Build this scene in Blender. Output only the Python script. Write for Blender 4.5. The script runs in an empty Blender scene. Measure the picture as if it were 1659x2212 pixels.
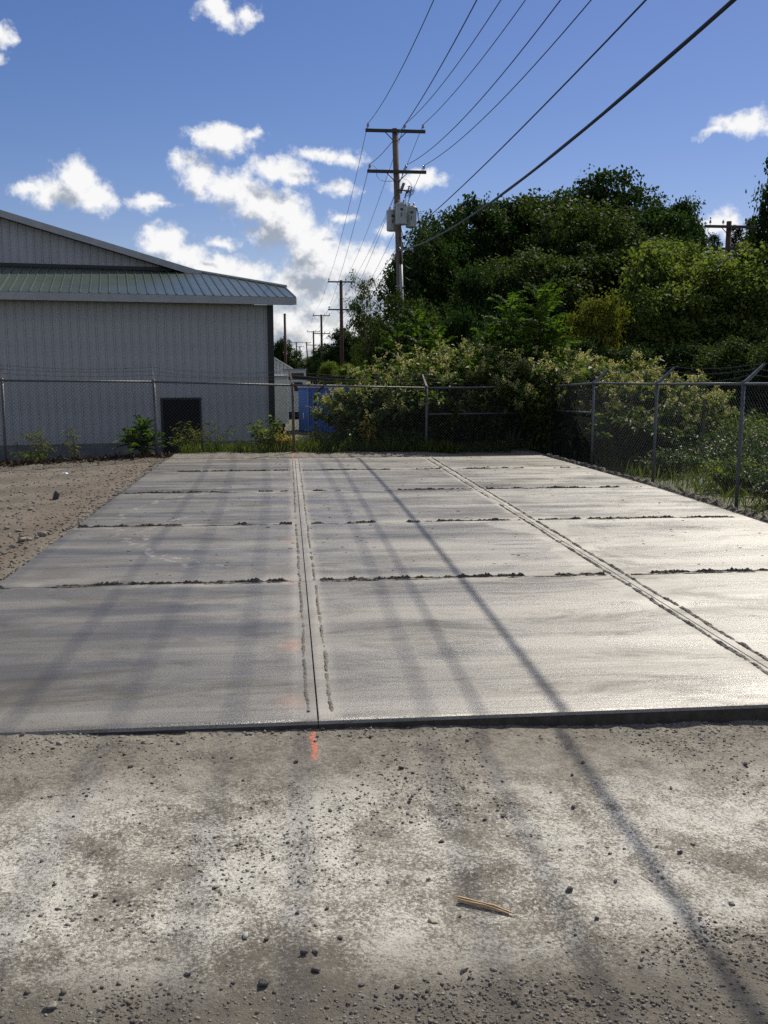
import bpy, math, random
import numpy as np
from mathutils import Vector, Matrix
R = math.radians
scene = bpy.context.scene
COL = scene.collection
rng = np.random.default_rng(7)

# ------------------------------------------------------------------ camera
F, CX, CY, HC = 2040.0, 829.5, 1106.0, 1.74          # photo seen at 1659 x 2212
TH = math.atan((CY - 800) / F)
PS = math.atan(209.5 / F * math.cos(TH))
cam = bpy.data.cameras.new('camera'); cam_ob = bpy.data.objects.new('camera', cam)
COL.objects.link(cam_ob); scene.camera = cam_ob
cam.sensor_fit = 'HORIZONTAL'; cam.sensor_width = 36; cam.lens = 36 * F / 1659
cam.clip_start = 0.05; cam.clip_end = 6000
cam_ob.location = (0, 0, HC); cam_ob.rotation_euler = (math.pi / 2 - TH, 0, -PS)
_fw = np.array([math.sin(PS) * math.cos(TH), math.cos(PS) * math.cos(TH), -math.sin(TH)])
_rt = np.array([math.cos(PS), -math.sin(PS), 0.0]); _up = np.cross(_rt, _fw)
_C = np.array([0, 0, HC])
def ray(x, y): return _fw + _rt * (x - CX) / F - _up * (y - CY) / F
def onz(x, y, z=0.0): d = ray(x, y); return _C + d * (z - HC) / d[2]
def ony(x, y, Y): d = ray(x, y); return _C + d * Y / d[1]
def onx(x, y, X): d = ray(x, y); return _C + d * X / d[0]
def azel(x, y):
    d = ray(x, y); d = d / np.linalg.norm(d)
    return math.degrees(math.atan2(d[0], d[1])), math.degrees(math.asin(d[2]))

# ------------------------------------------------------------------ render, world, sun
scene.render.engine = 'CYCLES'
scene.cycles.use_denoising = False
scene.cycles.use_adaptive_sampling = False
scene.cycles.max_bounces = 6; scene.cycles.diffuse_bounces = 3; scene.cycles.glossy_bounces = 2
scene.cycles.transmission_bounces = 3; scene.cycles.transparent_max_bounces = 4
scene.cycles.sample_clamp_indirect = 4
vs = scene.view_settings
vs.view_transform = 'Standard'; vs.look = 'None'; vs.exposure = 0.0; vs.gamma = 1; vs.use_curve_mapping = False
SUN_AZ, SUN_EL = 35.0, 44.5
sd = Vector((math.sin(R(SUN_AZ)) * math.cos(R(SUN_EL)), math.cos(R(SUN_AZ)) * math.cos(R(SUN_EL)), math.sin(R(SUN_EL))))
sun = bpy.data.lights.new('sun', 'SUN'); sun.energy = 5.0; sun.angle = R(0.53); sun.color = (1.0, 0.92, 0.77)
sun_ob = bpy.data.objects.new('sun', sun); COL.objects.link(sun_ob)
sun_ob.rotation_euler = (-sd).to_track_quat('-Z', 'Y').to_euler(); sun_ob.location = (20, 30, 40)

world = bpy.data.worlds.new('World'); scene.world = world; world.use_nodes = True
world.cycles.sampling_method = 'MANUAL'; world.cycles.sample_map_resolution = 256
wt = world.node_tree; wt.nodes.clear()

class NT:
    """tiny helper to write node trees"""
    def __init__(s, tree): s.t = tree
    def n(s, kind, **kw):
        nd = s.t.nodes.new('ShaderNode' + kind)
        for k, v in kw.items(): setattr(nd, k, v)
        return nd
    def l(s, a, b): s.t.links.new(a, b)
    def put(s, sock, v):
        if isinstance(v, bpy.types.NodeSocket): s.l(v, sock)
        elif v is not None: sock.default_value = v
    def m(s, op, a, b=None, c=None, clamp=False):
        nd = s.n('Math', operation=op); nd.use_clamp = clamp
        s.put(nd.inputs[0], a); s.put(nd.inputs[1], b); s.put(nd.inputs[2], c); return nd.outputs[0]
    def v(s, op, a, b=None, c=None):
        nd = s.n('VectorMath', operation=op)
        s.put(nd.inputs[0], a); s.put(nd.inputs[1], b)
        if c is not None: s.put(nd.inputs[2] if op != 'SCALE' else nd.inputs[3], c)
        return nd.outputs['Value'] if op in ('LENGTH', 'DOT_PRODUCT', 'DISTANCE') else nd.outputs[0]
    def ss(s, x, lo, hi, a=0.0, b=1.0):
        nd = s.n('MapRange', interpolation_type='SMOOTHSTEP')
        for i, q in enumerate((x, lo, hi, a, b)): s.put(nd.inputs[i], q)
        return nd.outputs[0]
    def mix(s, f, a, b, mode='MIX'):
        nd = s.n('Mix', data_type='RGBA', blend_type=mode)
        s.put(nd.inputs[0], f); s.put(nd.inputs[6], col(a)); s.put(nd.inputs[7], col(b)); return nd.outputs[2]
    def noise(s, vec, scale, detail=4, rough=0.55, dist=0.0, dim='3D', color=False):
        nd = s.n('TexNoise', noise_dimensions=dim)
        s.put(nd.inputs['Vector'], vec); s.put(nd.inputs['Scale'], scale); s.put(nd.inputs['Detail'], detail)
        s.put(nd.inputs['Roughness'], rough); s.put(nd.inputs['Distortion'], dist)
        return nd.outputs['Color' if color else 'Fac']
def col(c):
    if isinstance(c, tuple) and len(c) == 3: return (*c, 1.0)
    return c

def build_world():
    w = NT(wt)
    out = w.n('OutputWorld'); sky = w.n('TexSky', sky_type='NISHITA')
    sky.sun_disc = False; sky.sun_elevation = R(SUN_EL); sky.sun_rotation = R(SUN_AZ)
    sky.air_density = 1.0; sky.dust_density = 0.2; sky.ozone_density = 2.0; sky.altitude = 200
    hs = w.n('HueSaturation'); hs.inputs['Saturation'].default_value = 1.25; hs.inputs['Value'].default_value = 0.92
    w.l(w.mix(1.0, sky.outputs[0], (0.80, 0.71, 0.79), 'MULTIPLY'), hs.inputs['Color'])
    bg = w.n('Background'); w.l(hs.outputs[0], bg.inputs[0]); bg.inputs[1].default_value = 0.11
    # cumulus clouds, laid out by compass bearing and height above the horizon (degrees)
    clouds = [(165, 388, 50, 40), (205, 428, 44, 32), (130, 420, 66, 28), (55, 412, 24, 11),
              (318, 436, 40, 17), (352, 446, 26, 10),
              (480, 303, 64, 30), (540, 290, 34, 12), (435, 300, 28, 20),
              (410, 352, 36, 22), (440, 385, 52, 32), (505, 410, 74, 36), (575, 445, 72, 44), (620, 480, 66, 50), (675, 525, 58, 46),
              (600, 362, 56, 24), (640, 385, 40, 22), (690, 335, 56, 14), (755, 345, 34, 15),
              (740, 408, 40, 14), (738, 468, 30, 10), (905, 392, 58, 18), (840, 500, 24, 12),
              (350, 520, 48, 32), (400, 555, 60, 28), (470, 575, 80, 28), (540, 590, 50, 26), (480, 525, 30, 12),
              (585, 500, 50, 34), (700, 570, 84, 46), (780, 565, 74, 42), (640, 612, 80, 36), (820, 620, 90, 60), (720, 640, 70, 30),
              (640, 690, 60, 36), (610, 750, 80, 40), (700, 730, 70, 36), (800, 710, 90, 50),
              (460, 15, 34, 26), (490, 45, 32, 22), (535, 28, 20, 20), (0, 75, 22, 18), (-10, 120, 22, 12),
              (1615, 268, 62, 26), (1545, 288, 24, 8), (1560, 484, 54, 26), (1680, 520, 90, 30)]
    g = bpy.data.node_groups.new('cloud_field', 'ShaderNodeTree')
    g.interface.new_socket('P', in_out='INPUT', socket_type='NodeSocketVector')
    g.interface.new_socket('D', in_out='OUTPUT', socket_type='NodeSocketFloat')
    q = NT(g); gi = g.nodes.new('NodeGroupInput'); go = g.nodes.new('NodeGroupOutput')
    P = gi.outputs[0]
    warp = q.v('SUBTRACT', q.noise(P, 0.55, 5, 0.62, color=True), (0.5, 0.5, 0.5))
    Pw = q.v('MULTIPLY_ADD', warp, (2.1, 1.5, 0.0), P)
    acc = None
    for (px, py, rx, ry) in clouds:
        a, e = azel(px, py); k = 28.6 / 1020
        d = q.v('MULTIPLY_ADD', Pw, (1 / (rx * k), 1 / (ry * k), 0), (-a / (rx * k), -e / (ry * k), 0)); wt_ = math.sqrt(min(rx, ry) / 30.0)
        f = q.m('MULTIPLY_ADD', q.v('LENGTH', d), -wt_, wt_)
        acc = f if acc is None else q.m('SMOOTH_MAX', acc, f, 0.22)
    # the same kind of sky goes on all round
    far = q.ss(q.m('ABSOLUTE', q.m('SUBTRACT', sepx(q, P), 6.0)), 26.0, 32.0)
    gen = q.m('MULTIPLY', q.m('SUBTRACT', q.noise(q.v('MULTIPLY', P, (1, 1.8, 0)), 0.085, 3, 0.5), 0.53), 5.0)
    gen = q.m('ADD', gen, q.m('MULTIPLY', q.m('SUBTRACT', far, 1.0), 6.0))
    acc = q.m('MAXIMUM', acc, gen)
    nz = q.m('SUBTRACT', q.noise(P, 0.85, 9, 0.66), 0.5)
    acc = q.m('MULTIPLY_ADD', nz, 2.0, acc)
    q.l(acc, go.inputs[0])
    tc = w.n('TexCoord'); sx = w.n('SeparateXYZ'); w.l(tc.outputs['Generated'], sx.inputs[0])
    az = w.m('MULTIPLY', w.m('ARCTAN2', sx.outputs[0], sx.outputs[1]), 57.2958)
    el = w.m('MULTIPLY', w.m('ARCSINE', sx.outputs[2]), 57.2958)
    cb = w.n('CombineXYZ'); w.l(az, cb.inputs[0]); w.l(el, cb.inputs[1])
    def field(vec):
        nd = w.n('Group'); nd.node_tree = g; w.put(nd.inputs[0], vec); return nd.outputs[0]
    D0 = field(cb.outputs[0])
    D1 = field(w.v('ADD', cb.outputs[0], (0.75, 1.15, 0)))
    alpha = w.ss(D0, -0.30, 0.58)
    thick = w.ss(D1, 0.12, 1.0)                      # cloud between here and the sun
    ccol = w.mix(thick, (1.0, 1.0, 1.0), (0.37, 0.42, 0.51))
    alpha = w.m('MULTIPLY', alpha, w.ss(el, -1.0, 1.5))
    bgc = w.n('Background'); w.l(ccol, bgc.inputs[0]); bgc.inputs[1].default_value = 0.95
    mx = w.n('MixShader'); w.l(alpha, mx.inputs[0]); w.l(bg.outputs[0], mx.inputs[1]); w.l(bgc.outputs[0], mx.inputs[2])
    w.l(mx.outputs[0], out.inputs[0])
def sepx(q, P):
    nd = q.n('SeparateXYZ'); q.l(P, nd.inputs[0]); return nd.outputs[0]
build_world()

# ------------------------------------------------------------------ materials
MATS = {}
def pmat(name, c1, c2=None, scale=6.0, rough=0.7, metal=0.0, bump=0.0, bscale=60.0, spec=0.5, coord='obj', stretch=None, detail=5):
    if name in MATS: return MATS[name]
    m = bpy.data.materials.new(name); m.use_nodes = True; w = NT(m.node_tree); m.node_tree.nodes.clear()
    out = w.n('OutputMaterial'); b = w.n('BsdfPrincipled'); w.l(b.outputs[0], out.inputs[0])
    if coord == 'obj': vec = w.n('TexCoord').outputs['Object']
    else: vec = w.n('NewGeometry').outputs['Position']
    if stretch: vec = w.v('MULTIPLY', vec, stretch)
    b.inputs['Roughness'].default_value = rough; b.inputs['Metallic'].default_value = metal
    b.inputs['Specular IOR Level'].default_value = spec
    if c2:
        f = w.ss(w.noise(vec, scale, detail, 0.6), 0.3, 0.72)
        w.l(w.mix(f, c1, c2), b.inputs['Base Color'])
    else: b.inputs['Base Color'].default_value = col(c1)
    if bump:
        bp = w.n('Bump'); bp.inputs['Strength'].default_value = bump; bp.inputs['Distance'].default_value = 0.01
        w.l(w.noise(vec, bscale, 4, 0.6), bp.inputs['Height']); w.l(bp.outputs[0], b.inputs['Normal'])
    MATS[name] = m; return m

def leafmat(name, dark, light, trans=0.35, rough=0.65, spec=0.08, tcol=None):
    m = bpy.data.materials.new(name); m.use_nodes = True; w = NT(m.node_tree); m.node_tree.nodes.clear()
    out = w.n('OutputMaterial'); b = w.n('BsdfPrincipled')
    at = w.n('Attribute', attribute_name='tint')
    c = w.mix(at.outputs['Fac'], dark, light)
    w.l(c, b.inputs['Base Color']); b.inputs['Roughness'].default_value = rough; b.inputs['Specular IOR Level'].default_value = spec
    t = w.n('BsdfTranslucent')
    w.l(w.mix(1.0, c, tcol or (1.25, 1.35, 0.55), 'MULTIPLY'), t.inputs[0])
    mx = w.n('MixShader'); mx.inputs[0].default_value = trans
    w.l(b.outputs[0], mx.inputs[1]); w.l(t.outputs[0], mx.inputs[2]); w.l(mx.outputs[0], out.inputs[0])
    return m

# ------------------------------------------------------------------ mesh helpers
def mesh_np(name, V, Fc, mat=None, tint=None, smooth=False):
    V = np.asarray(V, np.float32); Fc = np.asarray(Fc, np.int32); k = Fc.shape[1]; n = len(Fc)
    me = bpy.data.meshes.new(name)
    me.vertices.add(len(V)); me.vertices.foreach_set('co', V.ravel())
    me.loops.add(n * k); me.loops.foreach_set('vertex_index', Fc.ravel())
    me.polygons.add(n); me.polygons.foreach_set('loop_start', np.arange(n, dtype=np.int32) * k)
    if smooth: me.polygons.foreach_set('use_smooth', np.ones(n, bool))
    if tint is not None:
        a = me.attributes.new('tint', 'FLOAT', 'FACE'); a.data.foreach_set('value', np.asarray(tint, np.float32))
    me.update(calc_edges=True)
    if mat: me.materials.append(mat)
    return me
def tag(o, label=None, cat=None, group=None, kind=None):
    if label: o['label'] = label
    if cat: o['category'] = cat
    if group: o['group'] = group
    if kind: o['kind'] = kind
    return o
def link(name, me, parent=None, loc=(0, 0, 0)):
    o = bpy.data.objects.new(name, me); COL.objects.link(o); o.parent = parent; o.location = loc; return o
def empty(name, loc, rz=0.0):
    o = bpy.data.objects.new(name, None); COL.objects.link(o); o.location = loc; o.rotation_euler = (0, 0, rz)
    o.empty_display_size = 0.2; return o
def copy_tree(o, parent=None):
    c = o.copy(); COL.objects.link(c); c.parent = parent
    for ch in list(o.children): copy_tree(ch, c)
    return c

class MB:
    def __init__(s): s.v = []; s.f = []
    def add(s, V, Fs):
        o = len(s.v); s.v += [tuple(map(float, p)) for p in V]; s.f += [tuple(i + o for i in f) for f in Fs]; return s
    def box(s, lo, hi):
        x0, y0, z0 = lo; x1, y1, z1 = hi
        return s.add([(x0,y0,z0),(x1,y0,z0),(x1,y1,z0),(x0,y1,z0),(x0,y0,z1),(x1,y0,z1),(x1,y1,z1),(x0,y1,z1)],
                     [(0,3,2,1),(4,5,6,7),(0,1,5,4),(1,2,6,5),(2,3,7,6),(3,0,4,7)])
    def hexa(s, bot, top):
        n = len(bot)
        return s.add(list(bot) + list(top), [tuple(reversed(range(n))), tuple(range(n, 2 * n))] + [(i, (i + 1) % n, n + (i + 1) % n, n + i) for i in range(n)])
    def tube(s, pts, rad, n=6, cap=True):
        pts = [Vector(p) for p in pts]; m = len(pts)
        if not hasattr(rad, '__len__'): rad = [rad] * m
        V = []; ref = None
        for i, p in enumerate(pts):
            t = (pts[min(i + 1, m - 1)] - pts[max(i - 1, 0)])
            t = t.normalized() if t.length > 1e-9 else Vector((0, 0, 1))
            if ref is None:
                ref = Vector((1, 0, 0)) if abs(t.x) < 0.8 else Vector((0, 1, 0))
            a = (ref - t * ref.dot(t)).normalized(); b = t.cross(a); ref = a
            for k in range(n):
                q = 2 * math.pi * k / n; V.append(p + (a * math.cos(q) + b * math.sin(q)) * rad[i])
        Fs = [(i * n + k, i * n + (k + 1) % n, (i + 1) * n + (k + 1) % n, (i + 1) * n + k) for i in range(m - 1) for k in range(n)]
        if cap: Fs += [tuple(reversed(range(n))), tuple(range((m - 1) * n, m * n))]
        return s.add(V, Fs)
    def lathe(s, prof, c=(0, 0, 0), n=16):
        V = [(c[0] + r * math.cos(2 * math.pi * k / n), c[1] + r * math.sin(2 * math.pi * k / n), c[2] + z) for r, z in prof for k in range(n)]
        m = len(prof)
        Fs = [(i * n + k, i * n + (k + 1) % n, (i + 1) * n + (k + 1) % n, (i + 1) * n + k) for i in range(m - 1) for k in range(n)]
        Fs += [tuple(reversed(range(n))), tuple(range((m - 1) * n, m * n))]
        return s.add(V, Fs)
    def mesh(s, name, mat, off=(0, 0, 0), smooth=False):
        me = bpy.data.meshes.new(name)
        me.from_pydata([(x - off[0], y - off[1], z - off[2]) for x, y, z in s.v], [], s.f)
        me.update()
        if smooth: me.polygons.foreach_set('use_smooth', [len(f) == 4 for f in s.f])
        if mat: me.materials.append(mat)
        return me
    def build(s, name, mat, parent=None, smooth=False, world=True):
        """points are given in world space when world is set and the parents are not turned"""
        off = Vector((0, 0, 0)); p = parent
        while p is not None and world: off += p.location; p = p.parent
        return link(name, s.mesh(name, mat, off, smooth), parent)
    def top(s, name, mat, loc, smooth=False):
        return link(name, s.mesh(name, mat, loc, smooth), None, loc)

# value noise on arrays
_perm = np.random.default_rng(3).random((512, 512))
def vnoise(x, y):
    xi = np.floor(x).astype(int); yi = np.floor(y).astype(int); fx = x - xi; fy = y - yi
    fx = fx * fx * (3 - 2 * fx); fy = fy * fy * (3 - 2 * fy)
    g = lambda a, b: _perm[a % 512, b % 512]
    return (g(xi, yi) * (1 - fx) + g(xi + 1, yi) * fx) * (1 - fy) + (g(xi, yi + 1) * (1 - fx) + g(xi + 1, yi + 1) * fx) * fy
def fbm(x, y, o=4):
    s = 0; a = 0.5
    for i in range(o): s = s + a * vnoise(x * 2 ** i + 17 * i, y * 2 ** i + 31 * i); a *= 0.5
    return s
def sstep(x, a, b):
    t = np.clip((x - a) / (b - a), 0, 1); return t * t * (3 - 2 * t)

# ------------------------------------------------------------------ ground
ROWS = [4.55, 7.73, 10.72, 13.68, 16.57]
XL, XM, XR = -2.405, 0.13, 2.80
def ground_z(x, y, fine=True):
    x = np.asarray(x, float); y = np.asarray(y, float)
    front = -0.022 - 0.0175 * (np.clip(x, -4, 6) + 1.4) - 0.01 * np.clip(4.5 - y, 0, 4)
    left = -0.045 - 0.035 * np.clip(-2.4 - x, 0, 3.5)
    right = -0.10 - 0.22 * sstep(x, 5.55, 6.3)
    z = np.where(y < 4.5, front, np.where(x < 1, left, right))
    k = sstep(y, 4.2, 5.4); zs = np.where(x < -2.4, left, np.where(x > 5.2, right, front)); z = front * (1 - k) + zs * k
    inside = (x > XL + 0.06) & (x < 5.15) & (y > 4.62) & (y < 18.6)
    z = np.where(inside, -0.25, z)
    yf = 20.63 + 0.199 * np.clip(x, -9, 6); drop = sstep(y, yf + 0.25, yf + 4.5) * (1 - sstep(x, 3.0, 8.0))
    z = z - drop * 0.98 - sstep(y, 21, 60) * 0.15 * sstep(x, 3, 8)
    z = z + np.where(inside, 0, (fbm(x * 1.3, y * 1.3, 3) - 0.45) * 0.03 * (1 + 2 * sstep(y, 19, 22)))
    berm = np.exp(-((y - (20.45 + 0.199 * x)) / 0.3) ** 2) * (1 - sstep(x, -2.9, -2.3))
    z = z + berm * (0.0 + 0.07 * fbm(x * 4, y * 4, 2))
    if fine: z = z + np.where(inside, 0, (fbm(x * 9, y * 9, 5) - 0.47) * 0.030)
    return z
def gz(x, y): return float(ground_z(np.array([x]), np.array([y]))[0])

def ground_material():
    m = bpy.data.materials.new('dusty_gravel_earth'); m.use_nodes = True; w = NT(m.node_tree); m.node_tree.nodes.clear()
    out = w.n('OutputMaterial'); b = w.n('BsdfPrincipled'); w.l(b.outputs[0], out.inputs[0])
    P = w.n('NewGeometry').outputs['Position']; sp = w.n('SeparateXYZ'); w.l(P, sp.inputs[0]); X, Y = sp.outputs[0], sp.outputs[1]
    soil = w.mix(w.ss(w.noise(P, 3.0, 9, 0.72), 0.40, 0.62), (0.100, 0.086, 0.065), (0.205, 0.183, 0.146))
    soil = w.mix(w.ss(w.noise(P, 46, 4, 0.7), 0.42, 0.62), soil, w.mix(0.6, soil, (0.30, 0.275, 0.23)))
    soil = w.mix(w.m('MULTIPLY', w.ss(w.noise(P, 13, 5, 0.7), 0.48, 0.66), 0.55), soil, (0.075, 0.065, 0.052))
    soil = w.mix(w.ss(w.noise(P, 110, 3, 0.6), 0.58, 0.68), soil, (0.055, 0.048, 0.040))
    soil = w.mix(w.m('MULTIPLY', w.ss(w.m('MULTIPLY_ADD', w.noise(P, 2.5, 6, 0.7), 0.9, w.m('SUBTRACT', 2.33, Y)), -0.15, 0.25), 0.85), soil, w.mix(w.noise(P, 60, 4, 0.7), (0.055, 0.047, 0.036), (0.125, 0.110, 0.086)))
    # pale cement wash left on the gravel in front of the slab
    band = w.m('MULTIPLY', w.ss(Y, 4.3, 3.5), w.ss(Y, 2.45, 2.95))
    ch = w.m('ADD', w.noise(P, 2.1, 12, 0.76, 0.4), w.m('MULTIPLY', w.m('SUBTRACT', w.noise(P, 75, 5, 0.8), 0.5), 1.05))
    ch = w.m('MULTIPLY', w.ss(ch, 0.39, 0.62), w.m('MULTIPLY_ADD', band, 0.88, 0.07))
    ch = w.m('MULTIPLY', ch, w.m('MULTIPLY_ADD', w.ss(w.noise(P, 90, 3, 0.7), 0.54, 0.66), -0.75, 1.0))
    lot = w.mix(ch, soil, w.mix(w.noise(P, 9, 4), (0.46, 0.445, 0.39), (0.78, 0.76, 0.69)))
    # browner earth by the yard side
    yard = w.m('MULTIPLY', w.ss(X, -2.2, -2.8), w.ss(Y, 4, 6))
    brown = w.mix(w.ss(w.noise(P, 1.1, 5, 0.6), 0.4, 0.62), (0.100, 0.083, 0.061), (0.165, 0.143, 0.110))
    brown = w.mix(w.ss(w.noise(P, 30, 4, 0.7), 0.5, 0.7), brown, (0.08, 0.062, 0.045))
    edge = w.m('MULTIPLY', w.ss(X, -4.0, -2.6), 0.65)
    brown = w.mix(edge, brown, (0.12, 0.085, 0.055))
    lot = w.mix(yard, lot, brown)
    # orange marking paint in front of the slab joint
    px = w.m('ABSOLUTE', w.m('SUBTRACT', X, w.m('MULTIPLY_ADD', w.noise(P, 12, 2), 0.05, 0.075)))
    op = w.m('MULTIPLY', w.ss(px, 0.022, 0.004), w.m('MULTIPLY', w.ss(Y, 4.16, 4.24), w.ss(w.noise(P, 60, 3), 0.35, 0.6)))
    lot = w.mix(w.m('MULTIPLY', op, 0.85), lot, (0.85, 0.20, 0.10))
    wild = w.mix(w.ss(w.noise(P, 0.35, 5), 0.4, 0.65), (0.035, 0.05, 0.018), (0.085, 0.08, 0.035))
    out_lot = w.m('MAXIMUM', w.ss(w.m('MULTIPLY_ADD', X, -0.199, Y), 20.7, 21.4), w.ss(X, 5.9, 6.5))
    w.l(w.mix(out_lot, lot, wild), b.inputs['Base Color'])
    w.l(w.m('MULTIPLY_ADD', ch, -0.22, 0.80), b.inputs['Roughness'])
    bp = w.n('Bump'); bp.inputs['Strength'].default_value = 0.8; bp.inputs['Distance'].default_value = 0.012
    hgt = w.m('ADD', w.noise(P, 70, 5, 0.7), w.m('MULTIPLY', w.noise(P, 260, 2, 0.6), 0.35))
    w.l(hgt, bp.inputs['Height']); w.l(bp.outputs[0], b.inputs['Normal'])
    return m
def build_ground():
    ex = lambda a, b, n: np.geomspace(a, b, n)
    xs = np.concatenate([-ex(20, 2500, 22)[::-1], np.arange(-19, -6, 1.0), np.arange(-6, -2.5, 0.07), np.arange(-2.5, -2.3, 0.04), np.arange(-2.3, -1.6, 0.05), np.arange(-1.6, 2.8, 0.024), np.arange(2.8, 8, 0.13), np.arange(8, 30, 1.0), ex(30, 2500, 22)])
    ys = np.concatenate([np.array([-300, -60, -20, -6, -1, 0.5, 1.2, 1.7]), np.arange(1.95, 4.75, 0.02), np.arange(4.75, 17, 0.16), np.arange(17, 26, 0.12), np.arange(26, 60, 1.5), ex(60, 3000, 24)])
    Xg, Yg = np.meshgrid(xs, ys); Z = ground_z(Xg, Yg)
    V = np.stack([Xg, Yg, Z], -1).reshape(-1, 3); nx, ny = len(xs), len(ys)
    i = np.arange(ny - 1)[:, None] * nx + np.arange(nx - 1)[None, :]
    Fc = np.stack([i, i + 1, i + nx + 1, i + nx], -1).reshape(-1, 4)
    o = link('ground', mesh_np('ground', V, Fc, ground_material(), smooth=True)); tag(o, kind='structure')
build_ground()

# distant low hills
def build_hills():
    V = []; n = 160
    for i in range(n + 1):
        a = -1.2 + 2.4 * i / n; r = 1900
        h = 16 + 22 * float(fbm(np.array([a * 6]), np.array([1.0]), 4)[0])
        V += [(r * math.sin(a), r * math.cos(a), -5), (r * 1.05 * math.sin(a), r * 1.05 * math.cos(a), h), (r * 1.4 * math.sin(a), r * 1.4 * math.cos(a), -5)]
    Fc = [(3 * i, 3 * i + 3, 3 * i + 4, 3 * i + 1) for i in range(n)] + [(3 * i + 1, 3 * i + 4, 3 * i + 5, 3 * i + 2) for i in range(n)]
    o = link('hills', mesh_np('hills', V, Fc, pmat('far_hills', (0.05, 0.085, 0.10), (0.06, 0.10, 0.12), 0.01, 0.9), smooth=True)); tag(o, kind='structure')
build_hills()

# ------------------------------------------------------------------ concrete slab
def concrete_material():
    m = bpy.data.materials.new('fresh_broomed_concrete'); m.use_nodes = True; w = NT(m.node_tree); m.node_tree.nodes.clear()
    out = w.n('OutputMaterial'); b = w.n('BsdfPrincipled'); w.l(b.outputs[0], out.inputs[0])
    P = w.n('NewGeometry').outputs['Position']; sp = w.n('SeparateXYZ'); w.l(P, sp.inputs[0]); X, Y = sp.outputs[0], sp.outputs[1]
    broom = w.noise(w.v('MULTIPLY', P, (1.2, 85, 1)), 1.0, 5, 0.7)
    bands = w.noise(w.v('MULTIPLY', P, (0.25, 2.6, 0)), 1.0, 3, 0.5, 0.3)
    patch = w.noise(P, 0.55, 5, 0.6)
    grain = w.noise(P, 170, 3, 0.7)
    pas = w.m('MULTIPLY', w.ss(w.noise(w.v('MULTIPLY', P, (0.06, 1.25, 0)), 1.0, 2, 0.5), 0.47, 0.53), 0.45)
    orand = w.n('ObjectInfo').outputs['Random']
    c = w.mix(w.ss(bands, 0.35, 0.66), (0.066, 0.057, 0.039), (0.106, 0.092, 0.064))
    c = w.mix(w.m('MULTIPLY', w.ss(patch, 0.4, 0.68), 0.5), c, (0.088, 0.080, 0.063))
    c = w.mix(w.m('MULTIPLY', w.ss(broom, 0.44, 0.66), 0.38), c, (0.185, 0.173, 0.145))
    br2 = w.noise(w.v('MULTIPLY', P, (0.5, 24, 1)), 1.0, 4, 0.65)
    c = w.mix(w.m('MULTIPLY', w.ss(br2, 0.50, 0.68), 0.22), c, (0.070, 0.063, 0.050))
    c = w.mix(w.m('MULTIPLY', w.ss(w.noise(P, 70, 3, 0.8), 0.54, 0.68), 0.45), c, (0.062, 0.056, 0.044))
    c = w.mix(w.m('MULTIPLY', w.ss(grain, 0.56, 0.68), 0.55), c, (0.05, 0.046, 0.04))
    c = w.mix(w.m('MULTIPLY', w.ss(w.noise(P, 210, 2, 0.6), 0.6, 0.7), 0.5), c, (0.30, 0.29, 0.265))
    c = w.mix(pas, c, (0.085, 0.080, 0.068))
    c = w.mix(w.m('MULTIPLY', orand, 0.22), c, (0.16, 0.15, 0.125))
    c = w.mix(w.m('MULTIPLY', w.ss(w.noise(w.v('MULTIPLY', P, (0.8, 2.2, 0)), 0.9, 6, 0.7, 1.2), 0.55, 0.70), 0.45), c, (0.17, 0.16, 0.135))
    # dark specks, more of them on the far rows
    spk = w.m('MULTIPLY', w.ss(w.noise(w.v('MULTIPLY', P, (1, 0.6, 1)), 26, 3, 0.75), 0.70, 0.74), w.ss(Y, 8.5, 12.5))
    c = w.mix(w.m('MULTIPLY', spk, 0.75), c, (0.04, 0.036, 0.03))
    # pale saw slurry dried along the joints, with drag marks and scuffed arcs
    slur = None
    for xj in (XM, XR):
        d = w.m('ABSOLUTE', w.m('SUBTRACT', X, xj)); f = w.ss(d, 0.16, 0.03)
        slur = f if slur is None else w.m('MAXIMUM', slur, f)
    brk = w.noise(P, 1.6, 4, 0.6)
    for yj in ROWS[1:]:
        d = w.m('ABSOLUTE', w.m('ADD', w.m('SUBTRACT', Y, yj), w.m('MULTIPLY_ADD', w.noise(P, 2.5, 3), 0.16, -0.08)))
        f = w.m('MULTIPLY', w.ss(d, 0.20, 0.02), w.ss(brk, 0.42, 0.62)); slur = w.m('MAXIMUM', slur, f)
    for (cx, cy, r, y0, y1) in ((1.9, 11.4, 3.9, 7.9, 14.2), (0.9, 10.1, 2.45, 8.0, 12.6), (4.9, 7.6, 2.3, 7.0, 9.6)):
        dd = w.v('LENGTH', w.v('MULTIPLY', w.v('SUBTRACT', P, (cx, cy, 0)), (1, 1, 0)))
        d = w.m('ABSOLUTE', w.m('ADD', w.m('SUBTRACT', dd, r), w.m('MULTIPLY_ADD', w.noise(P, 1.8, 2), 0.5, -0.25)))
        f = w.m('MULTIPLY', w.m('MULTIPLY', w.ss(d, 0.06, 0.01), w.ss(w.noise(P, 7, 3, 0.7), 0.48, 0.60)), w.m('MULTIPLY', w.ss(Y, y0, y0 + 0.8), w.ss(Y, y1, y1 - 0.8)))
        slur = w.m('MAXIMUM', slur, w.m('MULTIPLY', f, 0.8))
    sm = w.m('SUBTRACT', X, XR); smw = w.m('MULTIPLY_ADD', w.noise(w.v('MULTIPLY', P, (0.2, 0.75, 0)), 1.0, 2, 0.4), 1.9, -0.78)
    smear = w.m('MULTIPLY', w.ss(w.m('SUBTRACT', w.m('ABSOLUTE', sm), smw), 0.05, -0.05), w.m('MULTIPLY', w.ss(Y, 5.0, 5.6), w.ss(Y, 11.5, 9.5)))
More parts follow.
